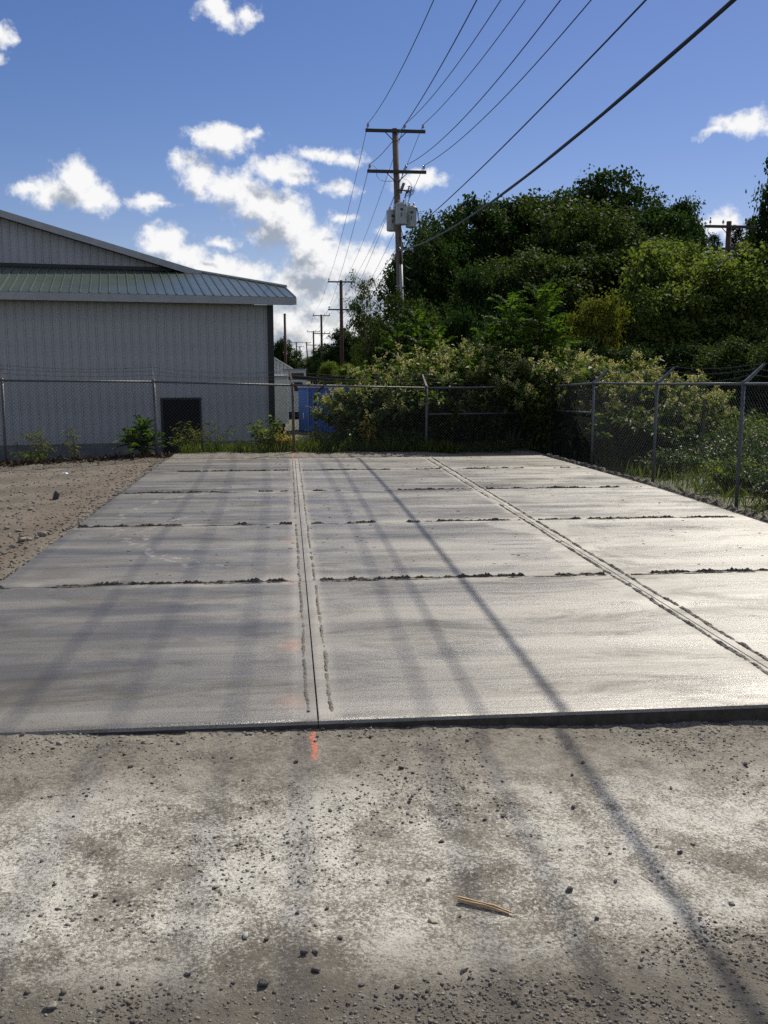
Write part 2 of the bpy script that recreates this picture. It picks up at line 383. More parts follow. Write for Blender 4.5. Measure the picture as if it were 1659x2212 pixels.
    slur = w.m('MAXIMUM', slur, w.m('MULTIPLY', smear, 0.8))
    c = w.mix(w.m('MULTIPLY', slur, 0.55), c, (0.30, 0.282, 0.245))
    # faint orange overspray of the layout paint
    ox = w.ss(w.m('ABSOLUTE', w.m('SUBTRACT', X, XM - 0.12)), 0.14, 0.0)
    oo = w.m('MULTIPLY', ox, w.ss(w.noise(w.v('MULTIPLY', P, (0.4, 1.6, 0)), 1.0, 3), 0.50, 0.70))
    c = w.mix(w.m('MULTIPLY', oo, 0.42), c, (0.40, 0.15, 0.09))
    c = w.mix(w.m('MULTIPLY', w.ss(Y, 18.5, 18.95), w.m('MULTIPLY', w.ss(w.noise(P, 0.9, 3), 0.5, 0.7), 0.35)), c, (0.40, 0.15, 0.09))
    w.l(c, b.inputs['Base Color'])
    b.inputs['IOR'].default_value = 1.78
    sv = w.m('SUBTRACT', 1.0, w.m('ADD', w.m('MULTIPLY', w.ss(br2, 0.46, 0.66), 0.16), w.m('MULTIPLY', w.ss(w.noise(P, 70, 3, 0.8), 0.50, 0.66), 0.45)))
    sv = w.m('SUBTRACT', sv, w.m('ADD', w.m('MULTIPLY', pas, 0.55), w.m('MULTIPLY', w.ss(w.noise(w.v('MULTIPLY', P, (0.8, 1.7, 0)), 1.1, 7, 0.72, 1.0), 0.46, 0.66), 0.5)))
    w.l(w.m('MAXIMUM', sv, 0.15), b.inputs['Specular IOR Level']); b.inputs['Coat Weight'].default_value = 0.12; b.inputs['Coat Roughness'].default_value = 0.40
    rr = w.m('MULTIPLY_ADD', w.ss(w.noise(w.v('MULTIPLY', P, (0.7, 1.6, 0)), 0.8, 6, 0.65, 0.8), 0.38, 0.62), 0.14, 0.34)
    rr = w.m('ADD', rr, w.m('MULTIPLY', w.ss(bands, 0.42, 0.58), 0.10)); rr = w.m('ADD', rr, w.m('MULTIPLY', slur, 0.2))
    w.l(rr, b.inputs['Roughness'])
    bp = w.n('Bump'); bp.inputs['Strength'].default_value = 0.42; bp.inputs['Distance'].default_value = 0.006
    h = w.m('ADD', w.m('ADD', w.m('MULTIPLY', broom, 0.8), w.m('MULTIPLY', br2, 0.5)), w.m('MULTIPLY', w.noise(P, 90, 4, 0.8), 1.2))
    w.l(h, bp.inputs['Height']); w.l(bp.outputs[0], b.inputs['Normal'])
    return m
CONC = concrete_material()
PASTE = pmat('dried_saw_slurry', (0.13, 0.12, 0.10), (0.24, 0.225, 0.195), 40, 0.9, bump=0.7, bscale=120, coord='w')
MUD = pmat('dark_slurry_crumbs', (0.055, 0.048, 0.04), (0.12, 0.11, 0.092), 30, 0.9, bump=0.7, bscale=120, coord='w')  # darker tone for cross-joint ridges, crumbs and the fence-side strip

EDGE = pmat('shaded_formed_concrete_edge', (0.035, 0.030, 0.024), (0.070, 0.061, 0.050), 18, 0.9, bump=0.5, bscale=50, coord='w')  # backlit shade of the slab's side faces put into a darker concrete colour
def build_slab():
    root = empty('concrete_slab', (0, 4.55, 0)); tag(root, kind='structure')
    rx = [5.45, 5.47, 5.49, 5.50, 5.39]
    yb = lambda x: 18.69 + (x - XL) * 0.059
    cols = [(XL, XM), (XM, XR), (XR, None)]; g = 0.002; T = -0.24
    for r in range(5):
        for c, (xa, xb) in enumerate(cols):
            y0 = ROWS[r]; y1 = ROWS[r + 1] if r < 4 else None
            b0 = xb if xb is not None else rx[r]; b1 = xb if xb is not None else (rx[r + 1] if r < 4 else 5.235)
            a = xa + (g if c else 0); b0 -= g if c < 2 else 0; b1 -= g if c < 2 else 0
            ylo = y0 + (g if r else 0)
            if y1 is None: ya, ybk = yb(a), yb(b1)
            else: ya = ybk = y1 - g
            mb = MB(); pr = [(0, 0.0)]
            # top outline, rounded nosing on the outer front and side edges
            e = 0.022
            fr = e if r == 0 else 0.003; le = e if c == 0 else 0.003; ri = e if c == 2 else 0.003; bk = e if r == 4 else 0.003
            rings = []
            for s, z in ((0, T), (0, -1), (0.3, -0.3), (1, 0)):
                q = lambda amt: amt * s
                zz = T if z == T else z * 0.022 * (1 if (r == 0 or c == 0 or c == 2 or r == 4) else 0.3)
                rings.append([(a + q(le), ylo + q(fr), zz), (b0 - q(ri), ylo + q(fr), zz), (b1 - q(ri), ybk - q(bk), zz), (a + q(le), ya - q(bk), zz)])
            V = [p for rg in rings for p in rg]
            Fs = [(i * 4 + k, i * 4 + (k + 1) % 4, (i + 1) * 4 + (k + 1) % 4, (i + 1) * 4 + k) for i in range(3) for k in range(4)] + [(12, 13, 14, 15), (3, 2, 1, 0)]
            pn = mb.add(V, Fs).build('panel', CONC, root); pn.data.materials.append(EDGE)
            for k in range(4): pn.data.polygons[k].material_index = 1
    # crumbly ridges of slurry beside the saw cuts
    def ridge(p0, p1, wid, hgt, seed, gap=0.0, mat=PASTE, name='slurry_ridge', step=0.02):
        rr = np.random.default_rng(seed); L = math.dist(p0, p1); n = max(6, int(L / step))
        t = np.linspace(0, 1, n); d = np.array([p1[0] - p0[0], p1[1] - p0[1]]) / L; nn = np.array([-d[1], d[0]])
        s = t * L
        hN = (fbm(s * 14 + seed * 7, s * 0 + seed, 5) * 1.9 - 0.1).clip(0.15, 1.6)
        wN = 0.6 + 0.8 * fbm(s * 7 + seed, s * 0 + 5, 3)
        mask = np.ones(n) if gap == 0 else sstep(fbm(s * 1.7 + seed * 3.1, s * 0 + 9, 3), gap - 0.02, gap + 0.015)
        prof = [(-1, 0), (-0.55, 0.75), (0, 1), (0.55, 0.75), (1, 0)]; V = []
        wob = (fbm(s * 3 + seed, s * 0 + 2, 3) - 0.45) * wid * 1.4
        for i in range(n):
            cx = p0[0] + d[0] * s[i]; cy = p0[1] + d[1] * s[i]
            for (o, h) in prof:
                ow = (o + rr.normal() * 0.16) * wid * wN[i] * (0.15 + 0.85 * mask[i]) + wob[i]
                V.append((cx + nn[0] * ow, cy + nn[1] * ow, -0.003 + 0.004 * (h > 0) * 0 + hgt * h * hN[i] * mask[i] * rr.uniform(0.6, 1.3)))
        Fs = [(i * 5 + k, (i + 1) * 5 + k, (i + 1) * 5 + k + 1, i * 5 + k + 1) for i in range(n - 1) for k in range(4)
              if mask[i] > 0.05 or mask[i + 1] > 0.05]
        if Fs: MB().add(V, Fs).build(name, mat, root, smooth=False)
    for j, xj in enumerate((XM, XR)):
        for sgn, off in ((-1, 0.05), (1, 0.075)):
            for r in range(5):
                y0 = ROWS[r] + (0.12 if r == 0 else 0.03); y1 = (ROWS[r + 1] if r < 4 else 18.8) - 0.03
                ridge((xj + sgn * off, y0), (xj + sgn * off, y1), 0.014 + 0.005 * j, 0.009 + 0.006 * j, 11 * r + 3 * j + sgn + 60, 0.24 if r else 0.16, step=0.011)
    for r in range(1, 5):
        for c, (xa, xb) in enumerate(((XL + 0.05, XM - 0.1), (XM + 0.12, XR - 0.1), (XR + 0.12, 5.3))):
            ridge((xa, ROWS[r] + 0.03), (xb, ROWS[r] + 0.03), 0.020, 0.022, 100 + 7 * r + c, 0.345, MUD, step=0.012)
            ridge((xa, ROWS[r] - 0.03), (xb, ROWS[r] - 0.03), 0.012, 0.010, 200 + 7 * r + c, 0.40, MUD, step=0.012)
    # the strip of mud squeezed out along the fence side
    pts = [(5.53, 7.7), (5.56, 10.7), (5.57, 13.7), (5.46, 16.6), (5.31, 19.0)]
    for i in range(4): ridge(pts[i], pts[i + 1], 0.05, 0.05, 300 + i, 0, MUD, 'mud_ridge', 0.04)
    # crumbs lying on the far rows
    V, Fs = pebble_mesh(2600, lambda k, g_: np.stack([g_.uniform(-2.3, 5.2, k), 19.0 - 11.0 * g_.random(k) ** 1.6, np.full(k, 0.0)], -1), (0.003, 0.013), 91)
    cc = V.reshape(-1, 12, 3).mean(1); V = ((V.reshape(-1, 12, 3) - cc[:, None]) * np.array([2.0, 1, 0.55]) + cc[:, None]).reshape(-1, 3)
    V[:, 2] = np.maximum(V[:, 2], -0.002)
    o = link('crumbs', mesh_np('crumbs', V - np.array([0, 4.55, 0]), Fs, MUD), root); tag(o, kind='stuff')

_ico = None
def ico():
    global _ico
    if _ico is None:
        t = (1 + 5 ** 0.5) / 2
        V = np.array([(-1,t,0),(1,t,0),(-1,-t,0),(1,-t,0),(0,-1,t),(0,1,t),(0,-1,-t),(0,1,-t),(t,0,-1),(t,0,1),(-t,0,-1),(-t,0,1)], float); V /= np.linalg.norm(V[0])
        Fc = np.array([(0,11,5),(0,5,1),(0,1,7),(0,7,10),(0,10,11),(1,5,9),(5,11,4),(11,10,2),(10,7,6),(7,1,8),(3,9,4),(3,4,2),(3,2,6),(3,6,8),(3,8,9),(4,9,5),(2,4,11),(6,2,10),(8,6,7),(9,8,1)])
        _ico = (V, Fc)
    return _ico
def pebble_mesh(n, posf, size, seed):
    g = np.random.default_rng(seed); P = posf(n, g); n = len(P)
    B, Fc = ico()
    s = size[0] + (size[1] - size[0]) * g.random(n) ** 3.0
    sc = np.stack([g.uniform(0.7, 1.25, n), g.uniform(0.7, 1.25, n), g.uniform(0.35, 0.85, n)], -1) * s[:, None]
    V = B[None] * g.uniform(0.55, 1.30, (n, 12, 1)) * sc[:, None, :]
    a = g.uniform(0, 6.283, n); ca, sa = np.cos(a)[:, None], np.sin(a)[:, None]
    Vx = V[..., 0] * ca - V[..., 1] * sa; Vy = V[..., 0] * sa + V[..., 1] * ca
    V = np.stack([Vx, Vy, V[..., 2]], -1) + P[:, None, :]
    V[..., 2] += (sc[:, 2] * g.uniform(-0.35, 0.4, n))[:, None]
    Fs = (Fc[None] + (np.arange(n) * 12)[:, None, None]).reshape(-1, 3)
    return V.reshape(-1, 3), Fs
build_slab()

# ------------------------------------------------------------------ gravel and stones
STONE = pmat('grey_stone', (0.075, 0.068, 0.058), (0.34, 0.32, 0.28), 90, 0.85, bump=0.6, bscale=80, coord='w')
STONE_D = pmat('dark_stone', (0.045, 0.042, 0.042), (0.13, 0.12, 0.11), 25, 0.8, bump=0.6, bscale=80, coord='w')
YARD = pmat('brown_yard_stone', (0.10, 0.085, 0.068), (0.19, 0.165, 0.135), 25, 0.9, bump=0.5, bscale=80, coord='w')
def gravel():
    def pos_front(k, g):
        P = np.stack([g.uniform(-1.7, 2.9, k), 1.9 + 2.62 * g.random(k), np.zeros(k)], -1)
        dens = fbm(P[:, 0] * 1.5 + 40, P[:, 1] * 2.2, 4) + 0.25 * sstep(P[:, 1], 2.9, 2.2) + 0.12 * sstep(P[:, 1], 4.0, 4.5)
        P = P[g.random(k) < sstep(dens, 0.38, 0.66)]
        P[:, 2] = ground_z(P[:, 0], P[:, 1]); return P
    def pos_near(k, g):
        P = np.stack([g.uniform(-1.3, 1.9, k), 1.95 + 0.95 * g.random(k) ** 1.3, np.zeros(k)], -1)
        dens = fbm(P[:, 0] * 2.2 + 11, P[:, 1] * 3.0, 4) + 0.12 * sstep(P[:, 1], 2.8, 2.3)
        P = P[g.random(k) < sstep(dens, 0.36, 0.60)]
        P[:, 2] = ground_z(P[:, 0], P[:, 1]); return P
    def pos_edge(k, g):
        P = np.stack([g.uniform(-2.3, 3.0, k), 4.545 - 0.16 * g.random(k) ** 2.2, np.zeros(k)], -1)
        P = P[g.random(k) < sstep(fbm(P[:, 0] * 3 + 5, P[:, 1] * 3, 3), 0.3, 0.62)]
        P[:, 2] = ground_z(P[:, 0], P[:, 1]); return P
    def pos_yard(k, g):
        P = np.stack([-2.45 - 6.5 * g.random(k) ** 1.7, g.uniform(5.0, 19.6, k), np.zeros(k)], -1)
        P[:, 2] = ground_z(P[:, 0], P[:, 1]); return P
    for nm, n, pf, sz, sd_, mt in (('gravel', 1300, pos_edge, (0.002, 0.014), 10, STONE), ('gravel', 24000, pos_near, (0.0022, 0.0085), 8, YARD), ('gravel', 5000, pos_near, (0.0022, 0.009), 9, STONE_D), ('gravel', 42000, pos_front, (0.0016, 0.0085), 1, STONE), ('gravel', 7000, pos_front, (0.0016, 0.010), 2, STONE_D),
                                   ('gravel', 13000, pos_yard, (0.005, 0.026), 3, YARD), ('gravel', 2000, pos_yard, (0.005, 0.030), 4, STONE)):
        V, Fs = pebble_mesh(n, pf, sz, sd_); o = link(nm, mesh_np(nm, V, Fs, mt)); tag(o, kind='stuff')
gravel()
def stones():
    def stone(p, r, label, mat, group=None, flat=0.7, seed=0, name='stone'):
        g = np.random.default_rng(seed); B, Fc = ico()
        # one subdivision for a chipped, angular stone
        V = [tuple(v) for v in B]; F2 = []; mid = {}
        for f in Fc:
            def md(a, b):
                k = (min(a, b), max(a, b))
                if k not in mid: mid[k] = len(V); q = (np.array(V[a]) + np.array(V[b])) / 2; V.append(tuple(q / np.linalg.norm(q) * 0.97))
                return mid[k]
            a, b, c = map(int, f); ab, bc, ca = md(a, b), md(b, c), md(c, a)
            F2 += [(a, ab, ca), (b, bc, ab), (c, ca, bc), (ab, bc, ca)]
        V = np.array(V)
        for _ in range(12):                                            # chop facets
            n = g.normal(size=3); n /= np.linalg.norm(n); d = g.uniform(0.42, 0.78); ex = V @ n - d
            V = V - np.outer(np.clip(ex, 0, None), n)
        a = g.uniform(0, 6.28); M = np.array([[math.cos(a), -math.sin(a), 0], [math.sin(a), math.cos(a), 0], [0, 0, 1]])
        V = (V * np.array([g.uniform(0.95, 1.35), g.uniform(0.75, 1.0), flat])) @ M.T * r
        z = gz(p[0], p[1])
        o = link(name, mesh_np(name, V, F2, mat), None, (p[0], p[1], z + r * flat * 0.45)); tag(o, label, 'stone', group); return o
    G1 = 'loose stones on the gravel in front of the slab'
    front = [(107,692,1.5),(138,658,1.1),(60,655,1.1),(404,608,1.1),(566,634,1.7),(655,572,1.3),(682,566,1.3),(685,604,1.2),(735,535,.9),(1003,597,1.2),
             (575,535,.8),(706,465,.8),(925,405,.8),(953,325,1.1),(1087,272,1.0),(1075,258,.8),(714,259,.9),(1238,247,1.0),(130,132,1.3),(281,180,.9),
             (697,92,.9),(1236,178,.8),(1260,151,.8),(1470,343,1.1),(1497,323,1.0),(1289,488,.9),(207,449,.9),(1271,667,1.0),(780,632,.8),(504,632,.9),(1582,447,.9),
             (884,240,1.0),(866,172,1.0),(1450,205,.8),(640,161,.8),(524,200,.8),(1010,110,1.0),(800,105,.9),(160,285,.8),(330,488,.7),(642,481,.8),(90,380,.8),
             (1190,215,.7),(1110,662,.8),(1380,700,.8),(995,480,.6),(270,150,.7),(1610,150,1.0),(1420,330,.8),(1330,405,.8)]
    def lab(x, y, big):
        if big: return 'chunky dark stone, bigger than the pebbles around it, before the slab'
        if y < 215: return 'small dark stone on the brown strip just below the slab edge'
        if x > 1180 and abs(x - (1225 + (y - 60) * 0.62)) < 130: return 'small dark stone in or beside the long cable shadow on the gravel'
        if y > 580: return 'small dark stone among the dense pebbles farthest from the slab'
        return 'small dark stone on the whitish cement-washed gravel'
    for i, (x, y, s) in enumerate(front):
        p = onz(x, y + 1491, -0.06); big = s >= 1.25
        stone(p, 0.0125 * s * (1.25 if y < 200 else 1), lab(x, y, big), STONE_D if i % 3 else STONE, lab(x, y, big) + ' set', 0.72, i)
    stone(onz(1229, 427 + 1491, -0.06), 0.019, 'black stone lying alone on the brightest white chalk patch', STONE_D, seed=301)
    stone(onz(936, 487 + 1491, -0.06), 0.020, 'flat tan stone chip beside the splintered wooden stick', pmat('tan_stone', (0.32, 0.27, 0.20), (0.42, 0.36, 0.28), 20, 0.85), flat=0.45, seed=302)
    stone(onz(530, 530 + 1491, -0.06), 0.020, 'pale grey wedge of stone on the whitish gravel', pmat('pale_stone', (0.36, 0.35, 0.33), (0.46, 0.45, 0.42), 20, 0.85), flat=0.5, seed=303)
    G2 = 'rubble stones at the yard edge of the slab'
    for i, (x, y, r) in enumerate([(47,1177,.085),(90,1164,.085),(47,1166,.06),(100,1160,.07),(80,1170,.05),(62,1174,.055),(15,1146,.06),(40,1151,.05),(66,1104,.055),(28,1190,.05),(56,1193,.05),(108,1154,.05),(20,1158,.04),(72,1088,.04),(10,1205,.05)]):
        p = onz(x, y, -0.09); stone((min(p[0], -2.45 - r), p[1]), r * 0.8, 'grey rubble stone in the loose heap beside the slab edge', STONE if i % 2 else pmat('light_rubble', (0.17, 0.155, 0.13), (0.25, 0.23, 0.20), 12, 0.85), G2, 0.6, 400 + i)
    p = onz(122, 1081, -0.1); stone((p[0], p[1]), 0.085, 'dark upright lump standing alone in the dirt yard', STONE_D, None, 1.2, 450)
stones()
def small_finds():
    # splintered stick
    a = Vector(onz(990, 1942, -0.07)); b = Vector(onz(1117, 1973, -0.07)); root = empty('wooden_stick', (a.x, a.y, gz(a.x, a.y)))
    tag(root, 'splintered tan wooden stick lying on the pale gravel', 'stick')
    d = (b - a); L = d.length; d.normalize(); s = Vector((-d.y, d.x, 0)); z0 = max(gz(a.x + d.x * t, a.y + d.y * t) for t in (0, .05, .1, .15, .2)) + 0.001
    W = pmat('split_wood', (0.38, 0.25, 0.13), (0.60, 0.44, 0.27), 30, 0.7, bump=0.5, bscale=60, stretch=(1, 1, 8))
    g = random.Random(4)
    for k, (o, w, h, l0, l1) in enumerate(((-0.0065, 0.0065, 0.013, 0.0, 0.88), (0.0, 0.006, 0.016, 0.0, 0.93), (0.0068, 0.0055, 0.010, 0.03, 0.80), (0.003, 0.004, 0.007, 0.5, 1.0))):
        n = 7; bot = []; V = []
        for i in range(n):
            t = l0 + (l1 - l0) * i / (n - 1); k2 = 1 - 0.75 * max(0, (i - n + 3) / 2.0); c = a + d * (L * t) + s * (o + g.uniform(-.0007, .0007))
            hh = h * k2 * g.uniform(.92, 1.05); ww = w * k2 / 1.0
            V += [(c.x + s.x * ww / 2 * q, c.y + s.y * ww / 2 * q, z0 + zz) for q, zz in ((-1, 0.0), (1, 0.0), (0.9, hh), (-0.9, hh))]
        Fs = [(i * 4 + j, i * 4 + (j + 1) % 4, (i + 1) * 4 + (j + 1) % 4, (i + 1) * 4 + j) for i in range(n - 1) for j in range(4)] + [(3, 2, 1, 0), tuple(range((n - 1) * 4, n * 4))]
        MB().add(V, Fs).build('splinter', W, root)
    # scrap of white litter in the yard
    p = onz(140, 1025, -0.1); o = MB().add([(-.12,-.05,.015),(.1,-.07,.02),(.13,.05,.05),(-.08,.06,.07),(0,0,.09),(-.12,-.05,.0),(.1,-.07,.0),(.13,.05,.0),(-.08,.06,.0)],
        [(0,1,4),(1,2,4),(2,3,4),(3,0,4),(0,5,6,1),(1,6,7,2),(2,7,8,3),(3,8,5,0)]).build('paper_scrap', pmat('white_paper', (0.8, 0.8, 0.8)), None)
    o.location = (p[0], p[1], gz(p[0], p[1])); o.scale = (0.45, 0.45, 0.45); tag(o, 'crumpled scrap of white paper on the dirt yard', 'litter')
small_finds()

# ------------------------------------------------------------------ metal warehouse
SIDING = pmat('white_steel_siding', (0.32, 0.335, 0.35), (0.38, 0.395, 0.405), 1.5, 0.45, spec=0.5, bump=0.05, bscale=5)
GROOF = pmat('green_steel_roof', (0.052, 0.074, 0.058), (0.068, 0.092, 0.074), 1.2, 0.30, metal=0.0, spec=0.8)
FASCIA = pmat('grey_fascia', (0.30, 0.315, 0.325), (0.36, 0.37, 0.38), 3, 0.5)
TRIM = pmat('dark_green_trim', (0.008, 0.014, 0.013), None, rough=0.45)
FOUND = pmat('foundation_concrete', (0.10, 0.105, 0.11), (0.16, 0.165, 0.17), 3, 0.9, bump=0.3)
DOORM = pmat('black_door', (0.006, 0.007, 0.008), None, rough=0.7, spec=0.15)
def warehouse():
    root = empty('metal_warehouse', (-0.381, 27.5, -1.12), R(9.76))
    tag(root, 'white ribbed metal warehouse with green lean-to roof behind the chain-link fence', 'building')
    Z = 1.12                                                          # local z = world z + Z
    def bl(mb, name, mat, parent=root): return mb.build(name, mat, parent, world=False)
    W = 0.2286; NX = 46; XE = -W * NX
    # wall core and foundation
    bl(MB().box((XE, 0.03, Z - 0.26), (0.0, 13, Z + 3.57)), 'wall_core', SIDING)
    bl(MB().box((XE, 4.02, Z + 3.58), (-0.02, 13, Z + 4.05)), 'upper_core', SIDING)
    bl(MB().box((XE - 0.02, 0.012, -0.25), (0.02, 13.02, Z - 0.262)), 'foundation', FOUND)
    # ribbed wall panels
    def rib_panel(h, ww=W):
        pr = [(0, 0), (0.012, 0), (0.022, -0.027), (0.048, -0.027), (0.058, 0), (ww * 0.52, 0), (ww * 0.54, -0.004), (ww * 0.60, -0.004), (ww * 0.62, 0), (ww - 0.0015, 0)]
        n = len(pr); V = [(x, y, 0) for x, y in pr] + [(x, y, h) for x, y in pr] ; return V, [(i, i + 1, n + i + 1, n + i) for i in range(n - 1)]
    V, Fs = rib_panel(3.79); pm = MB().add(V, Fs).mesh('wall_panel', SIDING)
    for i in range(NX - 1): link('wall_panel', pm, root, (-(i + 1) * W - 0.04, 0.024, Z - 0.255))
    bl(MB().box((-0.15, -0.03, Z - 0.32), (0.015, 0.03, Z + 3.57)), 'corner_trim', TRIM)
    # door
    d = bl(MB().box((-3.12, -0.035, 0.02), (-2.13, 0.02, Z + 0.93)), 'door', DOORM)
    bl(MB().box((-3.18, -0.05, 0.0), (-3.125, 0.02, Z + 0.985)).box((-2.125, -0.05, 0.0), (-2.07, 0.02, Z + 0.985)).box((-3.125, -0.05, Z + 0.935), (-2.125, 0.02, Z + 0.985)), 'door_frame', TRIM, d)
    bl(MB().tube([(-3.0, -0.035, 1.0), (-3.0, -0.10, 1.0), (-2.9, -0.10, 1.0)], 0.014), 'handle', FASCIA, d)
    bl(MB().box((-3.3, -0.7, -0.2), (-1.95, -0.055, 0.0)), 'door_step', FOUND)
    # lean-to roof: y from -0.45 to 4, z from 3.755 to 4.82, cut by the main roof on the right
    s = 1.065 / 4.45; zp = lambda y: Z + 3.755 + s * (y + 0.45); zm = lambda x: Z + 4.829 - 0.277 * (x + 1.83)
    ytop = lambda x: min(4.0, (zm(x) - Z - 3.755) / s - 0.45)
    RW = 0.25; XR0 = 0.60
    for i in range(46):
        x1 = XR0 - i * RW; x0 = x1 - RW + 0.002; mb = MB()
        pr = [(x0, 0), (x1 - 0.055, 0), (x1 - 0.042, 0.028), (x1 - 0.018, 0.028), (x1 - 0.004, 0)]
        V = [(x, -0.47, zp(-0.47) + 0.012 + h) for x, h in pr] + [(x, ytop(x), zp(ytop(x)) + 0.012 + h) for x, h in pr] + [(x, -0.47, zp(-0.47) + 0.002) for x, h in pr]
        Fs = [(k, k + 1, 5 + k + 1, 5 + k) for k in range(4)] + [(10 + k, 10 + k + 1, k + 1, k) for k in range(4)]
        bl(mb.add(V, Fs), 'roof_panel', GROOF)
    V = [(XE, -0.45, zp(-0.45)), (XR0, -0.45, zp(-0.45)), (XR0, ytop(XR0), zp(ytop(XR0))), (-1.83, 4.0, zp(4)), (XE, 4.0, zp(4))]
    bl(MB().hexa([(x, y, z - 0.06) for x, y, z in V], V), 'roof_deck', FASCIA)
    bl(MB().hexa([(XE, -0.47, Z + 3.555), (XR0, -0.47, Z + 3.555), (XR0, -0.44, Z + 3.555), (XE, -0.44, Z + 3.555)], [(XE, -0.47, Z + 3.752), (XR0, -0.47, Z + 3.752), (XR0, -0.44, Z + 3.752), (XE, -0.44, Z + 3.752)]), 'fascia', FASCIA)
    bl(MB().box((XE, -0.438, Z + 3.575), (XR0 - 0.02, 0.0, Z + 3.60)), 'soffit', FASCIA)
    yB = ytop(XR0)
    V = [(XR0 - 0.02, -0.44, Z + 3.555), (XR0 - 0.02, yB, Z + 3.9), (XR0 - 0.02, yB, zp(yB)), (XR0 - 0.02, -0.44, Z + 3.752)]
    bl(MB().hexa(V, [(x + 0.03, y, z) for x, y, z in V]), 'end_fascia', FASCIA)
    # hip flashing from the valley to the end of the roof
    a = Vector((-1.85, 4.0, zp(4) + 0.045)); b = Vector((XR0 + 0.01, yB, zp(yB) + 0.045))
    bl(MB().tube([a, b], 0.045, 6), 'ridge_cap', FASCIA)
    # main roof and gable
    YG = 4.0; YO = 3.62
    V = [(XR0, yB, zm(XR0) + 0.01), (XR0, 13.3, zm(XR0) + 0.01), (-12.0, 13.3, zm(-12) + 0.01), (-12.0, YO, zm(-12) + 0.01), (-1.62, YO, zm(-1.62) + 0.01)]
    bl(MB().hexa([(x, y, z - 0.05) for x, y, z in V], V), 'main_roof', GROOF)
    V = [(-12.0, YO, zm(-12) + 0.03), (-1.62, YO, zm(-1.62) + 0.03), (-1.70, YO, zm(-1.62) - 0.10), (-2.0, YO, zm(-2.0) - 0.17), (-12.0, YO, zm(-12) - 0.17)]
    bl(MB().hexa([(x, y - 0.03, z) for x, y, z in V], [(x, y + 0.0, z) for x, y, z in V]), 'rake_board', FASCIA)
    V = [(-12.0, YO + .002, zm(-12) - 0.15), (-1.9, YO + .002, zm(-1.9) - 0.15), (-1.9, YG, zm(-1.9) - 0.15), (-12.0, YG, zm(-12) - 0.15)]
    bl(MB().hexa([(x, y, z - 0.02) for x, y, z in V], V), 'rake_soffit', TRIM)
    for i in range(38):
        x1 = -2.05 - i * W; x0 = x1 - W
        pr = [(x0, 0), (x0 + 0.012, 0), (x0 + 0.022, -0.027), (x0 + 0.048, -0.027), (x0 + 0.058, 0), (x1 - 0.0015, 0)]
        n = len(pr); V = [(x, YG - 0.02 + y, Z + 4.90) for x, y in pr] + [(x, YG - 0.02 + y, max(zm(x) - 0.16, Z + 4.905)) for x, y in pr]
        bl(MB().add(V, [(k, k + 1, n + k + 1, n + k) for k in range(n - 1)]), 'gable_panel', SIDING)
    bl(MB().hexa([(-12, YG, Z + 4.0), (-1.8, YG, Z + 4.0), (-1.8, 13, Z + 4.0), (-12, 13, Z + 4.0)], [(-12, YG, zm(-12) - 0.2), (-1.8, YG, zm(-1.8) - 0.2), (-1.8, 13, zm(-1.8) - 0.2), (-12, 13, zm(-12) - 0.2)]), 'gable_core', SIDING)
    bl(MB().box((-12, YG - 0.06, zp(4) + 0.02), (-1.95, YG - 0.021, Z + 4.935)), 'flashing', TRIM)
warehouse()

# ------------------------------------------------------------------ chain-link fences
GALV = pmat('weathered_galvanised_steel', (0.085, 0.088, 0.094), (0.15, 0.153, 0.16), 14, 0.55, metal=0.4)
GALV_B = pmat('bright_galvanised_steel', (0.10, 0.112, 0.13), (0.15, 0.165, 0.185), 10, 0.5, metal=0.3)
RUST = pmat('rusty_steel', (0.09, 0.055, 0.04), (0.16, 0.13, 0.12), 18, 0.75, metal=0.2)
WIRE = pmat('fence_wire', (0.05, 0.052, 0.056), None, rough=0.6, metal=0.2)
def chain_link(mb, A, B, za, zb, ta, tb, pitch=0.075, r=0.0021):
    A = np.array(A); B = np.array(B); L = np.linalg.norm(B - A); d = (B - A) / L; nrm = np.array([-d[1], d[0]])
    base = lambda u: za + (zb - za) * u / L; top = lambda u: ta + (tb - ta) * u / L; hm = max(ta - za, tb - zb)
    V = []; Fs = []
    for sg in (1, -1):
        c = -hm if sg > 0 else 0.0; end = L if sg > 0 else L + hm
        while c < end:
            u0, v0, u1, v1 = c, 0.0, c + sg * hm, hm
            if u0 > u1: u0, v0, u1, v1 = u1, v1, u0, v0
            def cut(u): return v0 + (v1 - v0) * (u - u0) / (u1 - u0)
            a, b = max(u0, 0), min(u1, L)
            if b - a > 0.02:
                o = len(V); off = nrm * 0.002 * sg
                for u, v in ((a, cut(a)), (b, cut(b))):
                    p = A + d * u + off; z = base(u) + v / hm * (top(u) - base(u))
                    for q in (0, 2.09, 4.19):
                        V.append((p[0] + nrm[0] * r * math.cos(q), p[1] + nrm[1] * r * math.cos(q), z + r * math.sin(q) * 1.4))
                Fs += [(o + k, o + (k + 1) % 3, o + 3 + (k + 1) % 3, o + 3 + k) for k in range(3)]
            c += pitch
    mb.add(V, Fs)
